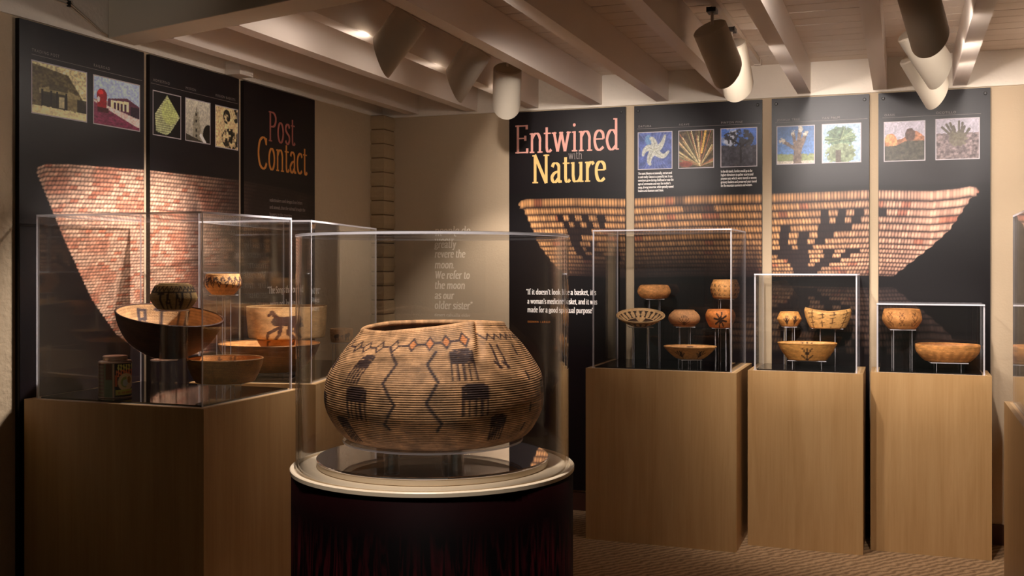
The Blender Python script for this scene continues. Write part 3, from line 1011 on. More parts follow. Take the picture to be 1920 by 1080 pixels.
def ph_palm(x, y):
    im = np.zeros(x.shape + (3,)) + px_((168, 192, 216))
    n = fbm(x * 14, y * 14)
    im = lay(im, (np.hypot((x - .48) / .36, (y - .66) / .28) < .75 + .5 * n), px_((96, 118, 96))[None] * (.5 + 1.0 * n)[..., None])
    im = lay(im, (np.hypot((x - .48) / .44, (y - .22) / .32) < .6 + .5 * n), px_((128, 140, 112))[None] * (.5 + 1.0 * n)[..., None])
    r = random.Random(9)
    for k in range(26):
        a = r.uniform(-.4, PI + .4)
        im = lay(im, (segd(x, y, .48, .6, .48 + .42 * math.cos(a), .6 + .36 * math.sin(a)) < .009) * .8, r.choice([(150, 166, 128), (70, 90, 70), (110, 128, 96)]))
    return lay(im, (np.abs(x - .42) < .07) & (y < .32), (92, 84, 74))


def ph_oasis(x, y):
    im = px_((196, 188, 200)) * (.85 + .15 * y)[..., None]
    n = fbm(x * 14, y * 14)
    hill = y < .52 + .22 * np.exp(-((x - .75) / .22) ** 2) + .05 * n
    im = lay(im, hill, px_((164, 112, 84))[None] * (.5 + .9 * n)[..., None])
    im = lay(im, (np.hypot((x - .16) / .15, (y - .5) / .2) < .9 + .3 * n), px_((206, 140, 96))[None] * (.6 + .8 * n)[..., None])
    im = lay(im, (np.hypot((x - .64) / .12, (y - .66) / .17) < .9 + .3 * n), px_((92, 70, 62))[None] * (.6 + .8 * n)[..., None])
    return lay(im, y < .36 + .12 * sst(.2, .6, x) + .04 * n, px_((70, 66, 56))[None] * (.6 + .8 * n)[..., None])


def ph_ocotillo(x, y):
    im = px_((186, 178, 190)) * (.85 + .15 * y)[..., None]
    n = fbm(x * 16, y * 16)
    im = lay(im, y < .62 + .06 * n, px_((124, 108, 108))[None] * (.35 + 1.2 * n)[..., None])
    for q in ((.45, .5, .14, .8), (.46, .5, .24, .86), (.47, .5, .33, .9), (.49, .5, .41, .82), (.54, .5, .54, .94), (.56, .5, .62, .9), (.58, .5, .66, .8), (.6, .5, .78, .74)):
        im = lay(im, segd(x, y, *q) < .03 * (.6 + .8 * n), (88, 80, 68))
    return lay(im, (np.hypot((x - .5) / .22, (y - .5) / .2) < .6 + .7 * n) * .8, (106, 98, 80))


def photo(panel, x0, x1, z0, z1, fn, text, cz, border=.0045, gain=1.0):
    """a printed picture with its pale border and its caption"""
    w, h = x1 - x0, z1 - z0
    g = random.uniform(0, 50)

    def f(a, b):
        u, v = (a - border) / (w - 2 * border), (b - border) / (h - 2 * border)
        u, v = np.clip(u, 0, 1), np.clip(v, 0, 1)
        return np.clip(gain * fn(u, v) * (.80 + .4 * fbm(u * 30 + g, v * 30, 2))[..., None], 0, 1)  # gain lifts the print's colours in place of light on the left wall
    ph = print_sheet('photo_print', (x0, SURF, z0 - PZ0), Uv, Vv, w, h, f, .0026, panel)
    m = MB()
    y, za, zb = SURF - .0004, z0 - PZ0, z1 - PZ0
    o_ = [(x0, y, za), (x1, y, za), (x1, y, zb), (x0, y, zb)]
    i_ = [(x0 + border, y, za + border), (x1 - border, y, za + border), (x1 - border, y, zb - border), (x0 + border, y, zb - border)]
    m.add(o_ + i_, [(k, (k + 1) % 4, 4 + (k + 1) % 4, 4 + k) for k in range(4)])
    m.build('photo_border', M['border'], ph)
    caption(ph, text, x0 + .003, cz)


def caption(parent, s, x, z, size=.017, mat='greytext'):
    cu = bpy.data.curves.new('caption', 'FONT')
    cu.body = s
    cu.size = size
    cu.space_character = 1.25
    t = bpy.data.objects.new('caption', cu)
    COL.objects.link(t)
    dg = bpy.context.evaluated_depsgraph_get()
    me = bpy.data.meshes.new_from_object(t.evaluated_get(dg))
    bpy.data.objects.remove(t)
    me.materials.clear()
    me.materials.append(M[mat])
    o = obj('caption', me, parent, (x, SURF - .0004, z - PZ0))
    o.rotation_euler = (PI / 2, 0, 0)


def rule(panel, x0, x1, z):
    MB().add([(x0, SURF - .0003, z - PZ0), (x1, SURF - .0003, z - PZ0), (x1, SURF - .0003, z + .0016 - PZ0), (x0, SURF - .0003, z + .0016 - PZ0)], [(0, 1, 2, 3)]).build('caption_line', M['greytext'], panel)


def panel(label, loc, rotz, w, fn, a0, z0, z1, screws=True):
    p = thing('exhibit_panel', label, 'panel', loc, rotz)
    bd = MB().box(0, w, -.02, 0, 0, PH).build('board', M['board'], p, bevel=.0015)
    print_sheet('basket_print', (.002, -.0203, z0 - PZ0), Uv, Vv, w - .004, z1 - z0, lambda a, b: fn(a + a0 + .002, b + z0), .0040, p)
    if screws:
        for sx in (.025, w - .025):
            MB().lathe([(.009, -.001), (.009, .002), (.006, .004), (.0001, .004)], 12).build('screw', M['dark'], bd, (sx, -.0205, PH - .03)).rotation_euler = (PI / 2, 0, 0)
    return p


FACE = (Uv, Vv, Nv)
YP = YB - .0005
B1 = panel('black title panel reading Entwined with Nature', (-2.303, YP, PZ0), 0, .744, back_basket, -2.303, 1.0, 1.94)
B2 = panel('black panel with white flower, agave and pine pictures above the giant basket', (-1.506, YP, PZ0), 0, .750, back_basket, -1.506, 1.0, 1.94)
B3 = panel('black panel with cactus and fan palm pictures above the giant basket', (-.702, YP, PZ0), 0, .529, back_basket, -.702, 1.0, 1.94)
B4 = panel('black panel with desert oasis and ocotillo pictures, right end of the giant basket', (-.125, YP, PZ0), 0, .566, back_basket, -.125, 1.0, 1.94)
XP = XL + .0005
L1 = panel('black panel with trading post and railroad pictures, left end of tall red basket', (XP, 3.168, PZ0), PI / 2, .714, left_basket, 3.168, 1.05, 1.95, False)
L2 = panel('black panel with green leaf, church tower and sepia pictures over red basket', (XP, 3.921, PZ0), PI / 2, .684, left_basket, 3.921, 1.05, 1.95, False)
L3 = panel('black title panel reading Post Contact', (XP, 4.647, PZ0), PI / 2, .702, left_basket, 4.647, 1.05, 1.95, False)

# titles
text_on('title_lettering', 'Entwined', .176, (.036, SURF, 2.190 - PZ0), Uv, Vv, Nv, M['pink'], B1, width=.672)
text_on('title_lettering', 'Nature', .176, (.150, SURF, 2.002 - PZ0), Uv, Vv, Nv, M['gold'], B1, width=.474, wv=.11)
text_on('title_lettering', 'with', .050, (.385, SURF, 2.143 - PZ0), Uv, Vv, Nv, M['greytext'], B1, width=.090)
text_on('title_lettering', 'Post', .162, (.222, SURF, 2.160 - PZ0), Uv, Vv, Nv, M['rust'], L3, width=.268)
text_on('title_lettering', 'Contact', .170, (.118, SURF, 2.006 - PZ0), Uv, Vv, Nv, M['amber'], L3, width=.500)

# the quotation on the title panel
KW = dict(wv=.16, wh=.09)
for s_, x_, z_, w_ in (('"If it doesn\'t look like a basket, it\'s', .112, 1.315, .450), ("a woman's medicine basket, and it was", .120, 1.258, .448), ('made for a good spiritual purpose"', .120, 1.205, .424)):
    text_on('quotation_line', s_, .032, (x_, SURF, z_ - PZ0), Uv, Vv, Nv, M['whitetext'], B1, width=w_, **KW)
caption(B1, 'DONNA LARGO', .122, 1.140, .017, 'orange')

# pictures and captions
photo(B2, .022, .231, 2.065, 2.289, ph_flower, 'DATURA', 2.318)
photo(B2, .266, .476, 2.064, 2.289, ph_agave, 'AGAVE', 2.318)
photo(B2, .513, .723, 2.064, 2.291, ph_pine, 'PINYON PINE', 2.318)
photo(B3, .027, .238, 2.069, 2.289, ph_cactus, 'JOSHUA TREE', 2.318)
photo(B3, .276, .487, 2.069, 2.290, ph_palm, 'FAN PALM', 2.318)
photo(B4, .028, .242, 2.067, 2.287, ph_oasis, 'OASIS', 2.318)
photo(B4, .293, .514, 2.067, 2.291, ph_ocotillo, 'OCOTILLO', 2.318)
rule(B2, .02, .74, 2.309)
rule(B3, .02, .52, 2.309)
rule(B4, .02, .52, 2.309)
P_ = dict(wv=.15, wh=.09)
para1 = ['The scent blooms occasionally, nectars and', 'is used orally. Datura is a powerful one. It can', 'sometimes grow during childhood or near the', 'ages of ceremonies and near the mother\'s', 'songs, driving tomorrow, while specially named', 'healers and shamans used them.']
para2 = ['In the old stands, families would go to the', 'higher elevations to gather acorns and', 'pinyon nuts which were stored in woven', 'granary baskets and preserved year round', 'for the mountain summers and winters.']
join_text('paragraph', [(s, .0135, (.024, SURF, 2.036 - .0205 * i - PZ0), (.205, .207, .214, .196, .214, .155)[i], P_) for i, s in enumerate(para1)], FACE, M['whitetext'], B2)
join_text('paragraph', [(s, .0135, (.515, SURF, 2.034 - .0205 * i - PZ0), (.180, .186, .204, .205, .180)[i], P_) for i, s in enumerate(para2)], FACE, M['whitetext'], B2)

photo(L1, .059, .360, 2.089, 2.298, ph_trading, 'TRADING POST', 2.330, gain=1.3)
photo(L1, .395, .686, 2.089, 2.297, ph_rail, 'RAILROAD', 2.330, gain=1.3)
photo(L2, .018, .219, 2.086, 2.290, ph_leaf, 'HOMESTEAD', 2.330, gain=1.3)
photo(L2, .250, .444, 2.086, 2.290, ph_tower, 'MISSION', 2.330, gain=1.3)
photo(L2, .482, .675, 2.080, 2.289, ph_collage, 'MISSION BASKETS', 2.330, gain=1.3)
rule(L1, .06, .70, 2.318)
rule(L2, .005, .67, 2.318)
join_text('paragraph', [('Basketmakers used designs from letters', .017, (.235, SURF, 1.838 - PZ0), .33, P_), ('and animals, then the railroad brought the', .017, (.235, SURF, 1.800 - PZ0), .36, P_), ('buyers to the country', .017, (.235, SURF, 1.762 - PZ0), .22, P_)], FACE, M['greytext'], L3)
text_on('quotation_line', '"The Songs that our old', .036, (.215, SURF, 1.345 - PZ0), Uv, Vv, Nv, M['whitetext'], L3, width=.36, **KW)
text_on('quotation_line', 'were not lost to us', .036, (.24, SURF, 1.27 - PZ0), Uv, Vv, Nv, M['whitetext'], L3, width=.30, **KW)

# the quotation lettered straight onto the wall
q = thing('wall_quotation', 'pale italic lettering on tan wall about revering the moon, seen through drum case', 'lettering', (-2.823, YB - .0002, 1.0))
for s, z, w in (('people do', 1.694, .25), ('greatly', 1.607, .150), ('revere the', 1.545, .213), ('moon.', 1.476, .140), ('We refer to', 1.410, .245), ('the moon', 1.345, .212), ('as our', 1.280, .135), ('older sister"', 1.216, .262)):
    text_on('text_line', s, .047, (0, 0, z - 1.0), Uv, Vv, Nv, M['palewall'], q, width=w, slant=.10, wv=.15, wh=.08)
text_on('text_line', 'desert cahuilla elder', .018, (0, 0, .168), Uv, Vv, Nv, M['palewall'], q, width=.25, wv=.12, wh=.07)

# ------------------------------------------------------------------ ceiling lamps on tracks


def track(label, x, y0, y1):
    t = thing('light_track', label, 'light track', (x, y0, 2.615))
    MB().box(-.016, .016, 0, y1 - y0, 0, .028).build('rail', M['track'], t, bevel=.002)
    for yy in (.002, y1 - y0 - .04):
        MB().box(-.020, .020, yy, yy + .038, -.004, .030).build('end_cap', M['track'], t, bevel=.002)


def lamp(label, c, aim, watts, angle=62, spill=7.0, r=.075):
    """oblique-cut cylinder spotlight hanging on a stem from the track"""
    c, aim = Vector(c), Vector(aim).normalized()
    t = thing('track_spotlight', label, 'spotlight', (c.x, c.y, 2.613), 0.0)
    o = Vector((c.x, c.y, 2.613))
    lip = Vector((0, 0, -1))              # the long side of the cut shields the lamp from below
    lip = (lip - aim * lip.dot(aim)).normalized()
    side = aim.cross(lip)
    back, short, long_ = c - aim * .115, .165, .265

    def P(rr, a, s):
        return back + (lip * math.cos(a) + side * math.sin(a)) * rr + aim * s - o

    n = 40
    ang = [2 * PI * k / n for k in range(n)]

    def cut(a):
        return short + (long_ - short) * (.5 + .5 * math.cos(a))
    m = MB()
    vs = [P(r - .006, a, 0) for a in ang] + [P(r, a, .006) for a in ang] + [P(r, a, cut(a)) for a in ang] + [P(r - .004, a, cut(a)) for a in ang]
    fs = [(i * n + k, i * n + (k + 1) % n, (i + 1) * n + (k + 1) % n, (i + 1) * n + k) for i in range(3) for k in range(n)]
    fs.append(tuple(range(n - 1, -1, -1)))
    m.add(vs, fs)
    h = m.build('housing', M['lamp'], t, smooth=False)
    h.data.polygons.foreach_set('use_smooth', [n_ < 3 * n for n_ in range(len(h.data.polygons))])
    mod = h.modifiers.new('split', 'EDGE_SPLIT')
    mod.split_angle = math.radians(35)
    m = MB()
    vs = [P(r - .0045, a, cut(a) - .001) for a in ang] + [P(r - .0045, a, .02) for a in ang]
    m.add(vs, [(k, (k + 1) % n, n + (k + 1) % n, n + k) for k in range(n)] + [tuple(n + k for k in range(n))])
    m.build('liner', M['lamp_in'], h, smooth=True)
    # lamp face set deep in the housing
    m = MB()
    m.add([P(r - .014, a, .130) for a in ang] + [P(r - .006, a, .022) for a in ang], [tuple(range(n)), tuple(range(2 * n - 1, n - 1, -1))] + [(k, n + k, n + (k + 1) % n, (k + 1) % n) for k in range(n)])
    m.build('bulb', M['bulb'], h)
    top = back + Vector((0, 0, 1)) * .012 + aim * .035
    st_ = MB().tube([top - o, Vector((top.x - o.x, top.y - o.y, -.012 + 0.0))], .007, 10).build('stem', M['track'], t)
    MB().box(top.x - o.x - .02, top.x - o.x + .02, top.y - o.y - .035, top.y - o.y + .035, -.016, .004).build('adapter', M['dark'], st_, bevel=.002)
    for (w_, an, bl, dist) in ((watts, angle, .7, .142), (spill, 178, .2, .142)):
        d = bpy.data.lights.new('lamp_light', 'SPOT')
        d.energy = w_
        d.spot_size = math.radians(an)
        d.spot_blend = bl
        d.shadow_soft_size = .03
        d.color = WARM
        lo = obj('lamp_light', d, t, back + aim * dist - o)
        lo.rotation_euler = aim.to_track_quat('-Z', 'Y').to_euler()
    return t


def bulb_mat():
    m, nt, p = new_mat('lit_bulb')
    p.inputs['Base Color'].default_value = (1, 1, 1, 1)
    p.inputs['Emission Color'].default_value = (1, .82, .6, 1)
    p.inputs['Emission Strength'].default_value = 4.0
    return m


M['bulb'] = bulb_mat()
track('thin ceiling track carrying the three left lamps', -1.975, 3.75, 6.05)
track('thin ceiling track carrying the two middle lamps', -.757, 3.5, 6.05)
track('thin ceiling track carrying the three right lamps', .095, 3.4, 6.05)
lamp('cylinder spotlight nearest the cross beam in the left lamp row', (-1.985, 3.99, 2.445), (-.80, -.12, -1.0), 88, 66, spill=3.0)
lamp('middle cylinder spotlight of the left lamp row', (-1.975, 4.72, 2.445), (-.72, -.05, -1.0), 7, spill=1.6)
lamp('upright cylinder spotlight nearest the title panel in the left lamp row', (-1.975, 5.29, 2.44), (-.24, .56, -.86), 26, 54, spill=1.5)
lamp('dark-backed cylinder spotlight, front one of the middle pair', (-.757, 4.69, 2.44), (.25, .50, -.72), 22)
lamp('brightly lit white cylinder spotlight, rear one of the middle pair', (-.750, 5.10, 2.44), (.10, .52, -.85), 20)
lamp('dark brown-looking cylinder spotlight at the frame top, front of the right row', (.075, 4.36, 2.46), (.24, .52, -.80), 20)
lamp('grey cylinder spotlight, middle one of the right row', (.100, 4.98, 2.43), (.52, .42, -.80), 8)
lamp('pale cylinder spotlight, rear one of the right row', (.105, 5.40, 2.40), (.50, .42, -.85), 8)

# small box and cables on the left plaster band
jb = thing('junction_box', 'small white plastic box on the band above the leaf picture panel', 'junction box', (-3.187, 4.50, 2.452))
MB().box(0, .085, 0, .115, 0, .068).build('body', M['whiteplastic'], jb, bevel=.004)
MB().box(.0855, .090, .05, .108, .010, .056).build('lid', M['whiteplastic'], jb, bevel=.002)
for lab, dz, y_off in (('upper thin painted cable sagging along the left plaster band', .012, 0.0), ('lower thin painted cable sagging along the left plaster band', 0.0, .0)):
    cb = thing('cable', lab, 'cable', (-3.184, 3.05, 2.45))
    MB().tube([(0, 0, .20 + dz), (0, .19, .142 + dz), (0, .26, .112 + dz), (0, .375, .106 + dz), (0, .395, .098 + dz), (0, .50, .058 + dz * .7), (0, .56, .033 + dz * .5), (0.002, .60, .022 + dz * .3)], .0035, 6).build('wire', M['cable'], cb, smooth=True)
    MB().box(-.003, .006, .372, .386, .098 + dz, .112 + dz).build('clip', M['dark'], cb)

# ------------------------------------------------------------------ pedestals and acrylic cases


def pedestal(label, loc, w, d, h, rotz=0.0):
    t = thing('pedestal', label, 'pedestal', loc, rotz)
    k = .018
    MB().box(0, w, 0, k, 0, h).build('front_panel', M['maple'], t, bevel=.0015)
    MB().box(0, k, k + .0004, d - k - .0004, 0, h).build('side_panel', M['maple'], t, bevel=.0015)
    MB().box(w - k, w, k + .0004, d - k - .0004, 0, h).build('side_panel', M['maple'], t, bevel=.0015)
    MB().box(0, w, d - k, d, 0, h).build('back_panel', M['maple'], t, bevel=.0015)
    MB().box(k + .0004, w - k - .0004, k + .0004, d - k - .0004, h - .03, h - .001).build('top_panel', M['maple_edge'], t)
    MB().box(.042, w - .042, .042, d - .042, h - .0005, h + .006).build('display_floor', M['blackgloss'], t)
    return t


def case(label, loc, w, d, h, rotz=0.0, th=.0075):
    t = thing('acrylic_case', label, 'display case', loc, rotz)
    mats = [M['acrylic'], M['acrylic_edge']]
    g = .0003
    MB().box(0, w, 0, th, 0, h - th - g, edge_axis=1).build('pane', mats, t)
    MB().box(0, w, d - th, d, 0, h - th - g, edge_axis=1).build('pane', mats, t)
    MB().box(0, th, th + g, d - th - g, 0, h - th - g, edge_axis=0).build('pane', mats, t)
    MB().box(w - th, w, th + g, d - th - g, 0, h - th - g, edge_axis=0).build('pane', mats, t)
    MB().box(0, w, 0, d, h - th, h, edge_axis=2).build('lid_pane', mats, t)
    return t


FL = .0065
INS = .030


def display(pl, cl, x0, y0, w, d, h, ch, rotz=0.0):
    pedestal(pl, (x0, y0, 0), w, d, h, rotz)
    c, s = math.cos(rotz), math.sin(rotz)
    case(cl, (x0 + INS * c - INS * s, y0 + INS * s + INS * c, h + .0002), w - 2 * INS, d - 2 * INS, ch, rotz)


HP, HL = .934, .985
display('widest maple pedestal of the back wall row', 'tall clear acrylic case holding six baskets by the back wall', -1.627, 5.59, .816, .60, HP, .755)
display('maple pedestal between the other two back wall pedestals', 'medium clear acrylic case holding three baskets by the back wall', -.777, 5.763, .586, .43, HP, .517)
display('rightmost maple pedestal of the back wall row', 'low clear acrylic case holding two baskets by the back wall', -.158, 5.882, .583, .318, HP, .362)
display('maple pedestal cut off by the right frame edge', 'clear acrylic case cut off by the right frame edge', .395, 4.05, .80, .78, HP, .768)
display('shadowed maple pedestal in the left foreground', 'tall clear acrylic case with a tin and lettered baskets in the left foreground', -3.157, 3.17, .820, .66, HL, .707)
AR = math.radians(12)
LX, LY = -2.364, 3.985            # near right corner of the second left pedestal
W2, D2 = .575, 1.11
display('maple pedestal behind the left foreground pedestal', 'long clear acrylic case with the horse basket behind the left foreground case', LX - W2 * math.cos(AR), LY - W2 * math.sin(AR), W2, D2, HL, .707, AR)

# drum pedestal
DX, DY = -1.1615, 2.556
dp = thing('drum_pedestal', 'round pedestal wrapped in a dark red grass photograph', 'pedestal', (DX, DY, 0))
MB().lathe([(.366, 0), (.368, .002), (.368, .964), (.30, .964)], 128).build('photo_wrap', M['drum'], dp, smooth=True)
MB().lathe([(.368, .9645), (.371, .966), (.371, .975), (.369, .977), (.3605, .977), (.3605, .971), (.3475, .971), (.3475, .976), (.345, .977), (.001, .977)], 128).build('rim_plate', M['cream'], dp)
md = thing('mirror_plinth', 'low round plinth with cream edge and black mirror top under the big basket', 'plinth', (DX, DY, .9772))
MB().lathe([(.001, 0), (.300, 0), (.303, .002), (.303, .015), (.001, .015)], 128).build('base_disc', M['cream'], md)
MB().lathe([(.001, .0152), (.303, .0152), (.304, .017), (.304, .0205), (.302, .0215), (.001, .0215)], 128).build('mirror_top', M['mirror'], md)
dc = thing('drum_case', 'clear acrylic drum case over the big coiled basket', 'display case', (DX, DY, .9715))
MB().lathe([(.3565, 0), (.3565, .598)], 160).lathe([(.3505, .598), (.3505, 0)], 160).build('drum_wall', M['acrylic'], dc, smooth=True)
MB().lathe([(.3505, .5983), (.3565, .5983)], 160).build('wall_edge', M['acrylic_edge'], dc)
MB().lathe([(.001, .599), (.3535, .599), (.3575, .600)], 160).lathe([(.3575, .605), (.3545, .6065), (.001, .6065)], 160).build('lid_pane', M['acrylic'], dc)
MB().lathe([(.3575, .600), (.3575, .605)], 160).build('lid_edge', M['acrylic_edge'], dc, smooth=True)
bs = thing('basket_stand', 'clear acrylic disc stand on three posts under the big basket', 'stand', (DX, DY, .9988))
MB().lathe([(.001, .0405), (.236, .0405)], 96).lathe([(.236, .0460), (.001, .0460)], 96).build('disc', M['acrylic'], bs)
MB().lathe([(.236, .0405), (.237, .043), (.236, .0460)], 96).build('disc_edge', M['acrylic_edge'], bs, smooth=True)
for a in (-2.35, -.62, 1.6):
    px, py = .115 * math.cos(a), .115 * math.sin(a)
    MB().lathe([(.021, 0), (.021, .040)], 24).lathe([(.0165, .040), (.0165, 0)], 24).lathe([(.0165, .0402), (.021, .0402)], 24, mi=1).build('post', [M['acrylic_post'], M['acrylic_edge']], bs, (px, py, 0), smooth=True)

# ------------------------------------------------------------------ baskets


def cr(pts, n):
    """resample an outline of (r, z) smoothly to n points"""
    c = np.array(sm(pts, 10))
    s = np.concatenate([[0], np.cumsum(np.hypot(*np.diff(c, axis=0).T))])
    q = np.linspace(0, s[-1], n)
    return np.stack([np.interp(q, s, c[:, 0]), np.interp(q, s, c[:, 1])], 1)


def basket(label, loc, prof, paint, nt=48, na=112, wall=.006, coils=14, coil_amp=.0006, oval=(1, 1), rim=None, tilt=0.0, roll=0.0,
           cat='basket', turn=0.0, mat='weave', name='coiled_basket', name_rim='rim'):
    """woven vessel: outer wall, inner wall and a stitched rim; front (local -Y) turned to the visitor's aisle"""
    x, y, z = loc
    rz = math.atan2(-x, y) + turn
    o = thing(name, label, cat, loc, 0.0)
    o.rotation_mode = 'QUATERNION'
    o.rotation_quaternion = (Matrix.Rotation(rz, 3, 'Z') @ Matrix.Rotation(roll, 3, 'Y') @ Matrix.Rotation(tilt, 3, 'X')).to_quaternion()
    pr = cr(prof, nt)
    zt = max(p[1] for p in prof)
    phi = np.linspace(-PI, PI, na, endpoint=False)

    def shell(pr_, inner):
        R = pr_[:, 0][:, None] * np.ones(na)
        Zz = pr_[:, 1][:, None] * np.ones(na)
        T = np.clip(Zz / zt, 0, 1)
        PH_ = np.ones((len(pr_), 1)) * phi
        if rim is not None:
            Zz = Zz + rim(PH_) * T ** 2
        ph_c = T * coils
        R = R + (1 if not inner else -1) * coil_amp * np.abs(np.sin(PI * ph_c)) * (R > .01)
        P = np.stack([R * np.sin(PH_) * oval[0], -R * np.cos(PH_) * oval[1], Zz], -1)
        C = paint(PH_, T, R, inner)
        sh = (.84 + .16 * np.abs(np.sin(PI * ph_c))) * (.90 + .2 * fbm(PH_ * 26, T * coils * 1.0, 2))
        return P, np.clip(C * sh[..., None], 0, 1)
    P, C = shell(pr, False)
    bot = np.array([[.001, pr[0, 1]]])
    P0, C0 = shell(bot, False)
    obj('outer_weave', grid_mesh('outer_weave', np.concatenate([P0, P]), np.concatenate([C0, C]), M[mat], wrap_u=True), o)
    pin = pr.copy()
    pin[:, 0] = np.maximum(pr[:, 0] - wall, .001)
    pin[:, 1] = np.maximum(pr[:, 1], pr[0, 1] + wall)
    pin = np.concatenate([[[.001, pr[0, 1] + wall]], pin])[::-1]
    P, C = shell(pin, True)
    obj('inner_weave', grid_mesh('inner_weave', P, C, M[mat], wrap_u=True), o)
    k = 8
    rr, zz = pr[-1, 0] - wall / 2, pr[-1, 1]
    ring_ = np.array([(rr + wall * .62 * math.cos(2 * PI * i / k), zz + wall * .62 * math.sin(2 * PI * i / k)) for i in range(k + 1)])
    P, C = shell(ring_, False)
    obj(name_rim, grid_mesh(name_rim, P, np.clip(C * 1.04, 0, 1), M[mat], wrap_u=True), o)
    return o


def flat(c, amt=.16):
    c = px_(c)

    def f(ph, T, R, inner):
        n = fbm(ph * 5 + 3, T * 9 + 1, 3)[..., None]
        return np.clip(c * (1 - amt + 2 * amt * n), 0, 1)
    return f


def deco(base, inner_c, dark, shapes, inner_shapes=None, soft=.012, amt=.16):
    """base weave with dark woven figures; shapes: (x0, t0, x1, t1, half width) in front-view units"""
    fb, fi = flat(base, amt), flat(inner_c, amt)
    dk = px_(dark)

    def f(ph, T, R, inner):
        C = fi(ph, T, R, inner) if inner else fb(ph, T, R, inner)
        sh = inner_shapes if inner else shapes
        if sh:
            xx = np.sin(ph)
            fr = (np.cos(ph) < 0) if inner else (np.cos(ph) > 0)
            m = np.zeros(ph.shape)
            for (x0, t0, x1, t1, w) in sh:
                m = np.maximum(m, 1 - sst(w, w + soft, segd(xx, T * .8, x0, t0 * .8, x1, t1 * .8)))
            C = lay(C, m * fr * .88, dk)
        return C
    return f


def plant(cx, t0, h, s=1.0, w=.022):
    out = [(cx, t0, cx, t0 + h, w)]
    for a, l in ((-.9, .75), (-.45, 1.0), (.45, 1.0), (.9, .75)):
        out.append((cx, t0 + .1 * h, cx + s * .16 * a * 1.4, t0 + h * l, w * .8))
    return out


def zigzag(n, tl, th_, x0=-1, x1=1, w=.014):
    xs = [math.sin(-1.5 + 3.0 * i / n) for i in range(n + 1)]
    return [(xs[i], tl if i % 2 else th_, xs[i + 1], th_ if i % 2 else tl, w) for i in range(n)]


TANB, DARKB = (214, 150, 90), (52, 34, 26)


def riser(label, x, y, z0, z1, w, d=None, plate=None, rotz=0.35):
    """clear box riser with a thin top plate; the plate's edge catches the light"""
    d = d or w
    t = thing('acrylic_riser', label, 'riser', (x, y, z0), rotz)
    h = z1 - z0
    e = .0026
    m = MB()
    a, b = w / 2, d / 2
    m.add([(-a, -b, 0), (a, -b, 0), (a, b, 0), (-a, b, 0), (-a, -b, h - .0045), (a, -b, h - .0045), (a, b, h - .0045), (-a, b, h - .0045)],
          [(0, 1, 5, 4), (1, 2, 6, 5), (2, 3, 7, 6), (3, 0, 4, 7)])
    m.build('body', M['acrylic'], t)
    for sx, sy in ((-1, -1), (1, -1), (1, 1), (-1, 1)):
        MB().box(sx * a - e / 2, sx * a + e / 2, sy * b - e / 2, sy * b + e / 2, 0, h - .0045).build('corner_edge', M['riser_edge'], t)
    pw = plate or w * 1.05
    MB().box(-pw / 2, pw / 2, -pw / 2 * d / w, pw / 2 * d / w, h - .004, h, edge_axis=2).build('top_plate', [M['acrylic'], M['acrylic_edge']], t)
    return t


def round_riser(label, x, y, z0, z1, r):
    t = thing('acrylic_riser', label, 'riser', (x, y, z0))
    h = z1 - z0
    MB().lathe([(r, 0), (r, h - .005)], 40).lathe([(r - .004, h - .005), (r - .004, 0)], 40).build('body', M['acrylic'], t, smooth=True)
    MB().lathe([(.001, h - .0045), (r * 1.06, h - .0045)], 40).lathe([(r * 1.06, h - .0005), (.001, h - .0005)], 40).build('top_plate', M['acrylic'], t)
    MB().lathe([(r * 1.06, h - .0045), (r * 1.06, h - .0005)], 40).build('plate_edge', M['acrylic_edge'], t, smooth=True)
    return t


G1 = HP + FL + .0002
# --- case with six baskets
basket('plain tan bowl basket, top left on the tall back case risers', (-1.345, 6.03, 1.304), [(.055, 0), (.074, .006), (.089, .022), (.095, .040), (.091, .058), (.083, .072), (.079, .075)], flat((216, 150, 88), .22))
riser('tall clear riser under the plain tan basket', -1.345, 6.03, G1, 1.3032, .060, plate=.105)
arch = [(math.sin(a) + dx * .05, t, math.sin(a) + (dx + .6 * (dx < 0) - .6 * (dx > 0)) * .05, t + .10, .012) for a in (-1.2, -.8, -.4, 0, .4, .8, 1.2) for t in (.18, .42, .66) for dx in (-1, 1)]
basket('tan basket with rows of small arches, top right in the tall back case', (-.934, 6.0, 1.309), [(.052, 0), (.068, .008), (.080, .045), (.079, .070), (.066, .103)], deco((222, 158, 92), (190, 130, 80), DARKB, arch))
riser('tall clear riser under the arch-patterned basket', -.934, 6.0, G1, 1.3082, .062, plate=.085)


def tray_paint(ph, T, R, inner):
    C = flat((226, 184, 132), .1)(ph, T, R, inner)
    q = R / .138
    tooth = (np.abs(((ph * 22 / (2 * PI)) % 1) - .5) > .5 * (.30 + .45 * np.sin(PI * np.clip((R / .138 - .58) / .3, 0, 1))))
    m = (tooth & (q > .60) & (q < .88)) | ((q > .30) & (q < .56) & (np.abs(((ph * 4 / (2 * PI)) % 1) - .5) < .30))
    if not inner:
        m = tooth & (T > .15) & (T < .7)
    return lay(C, m * .9, DARKB)


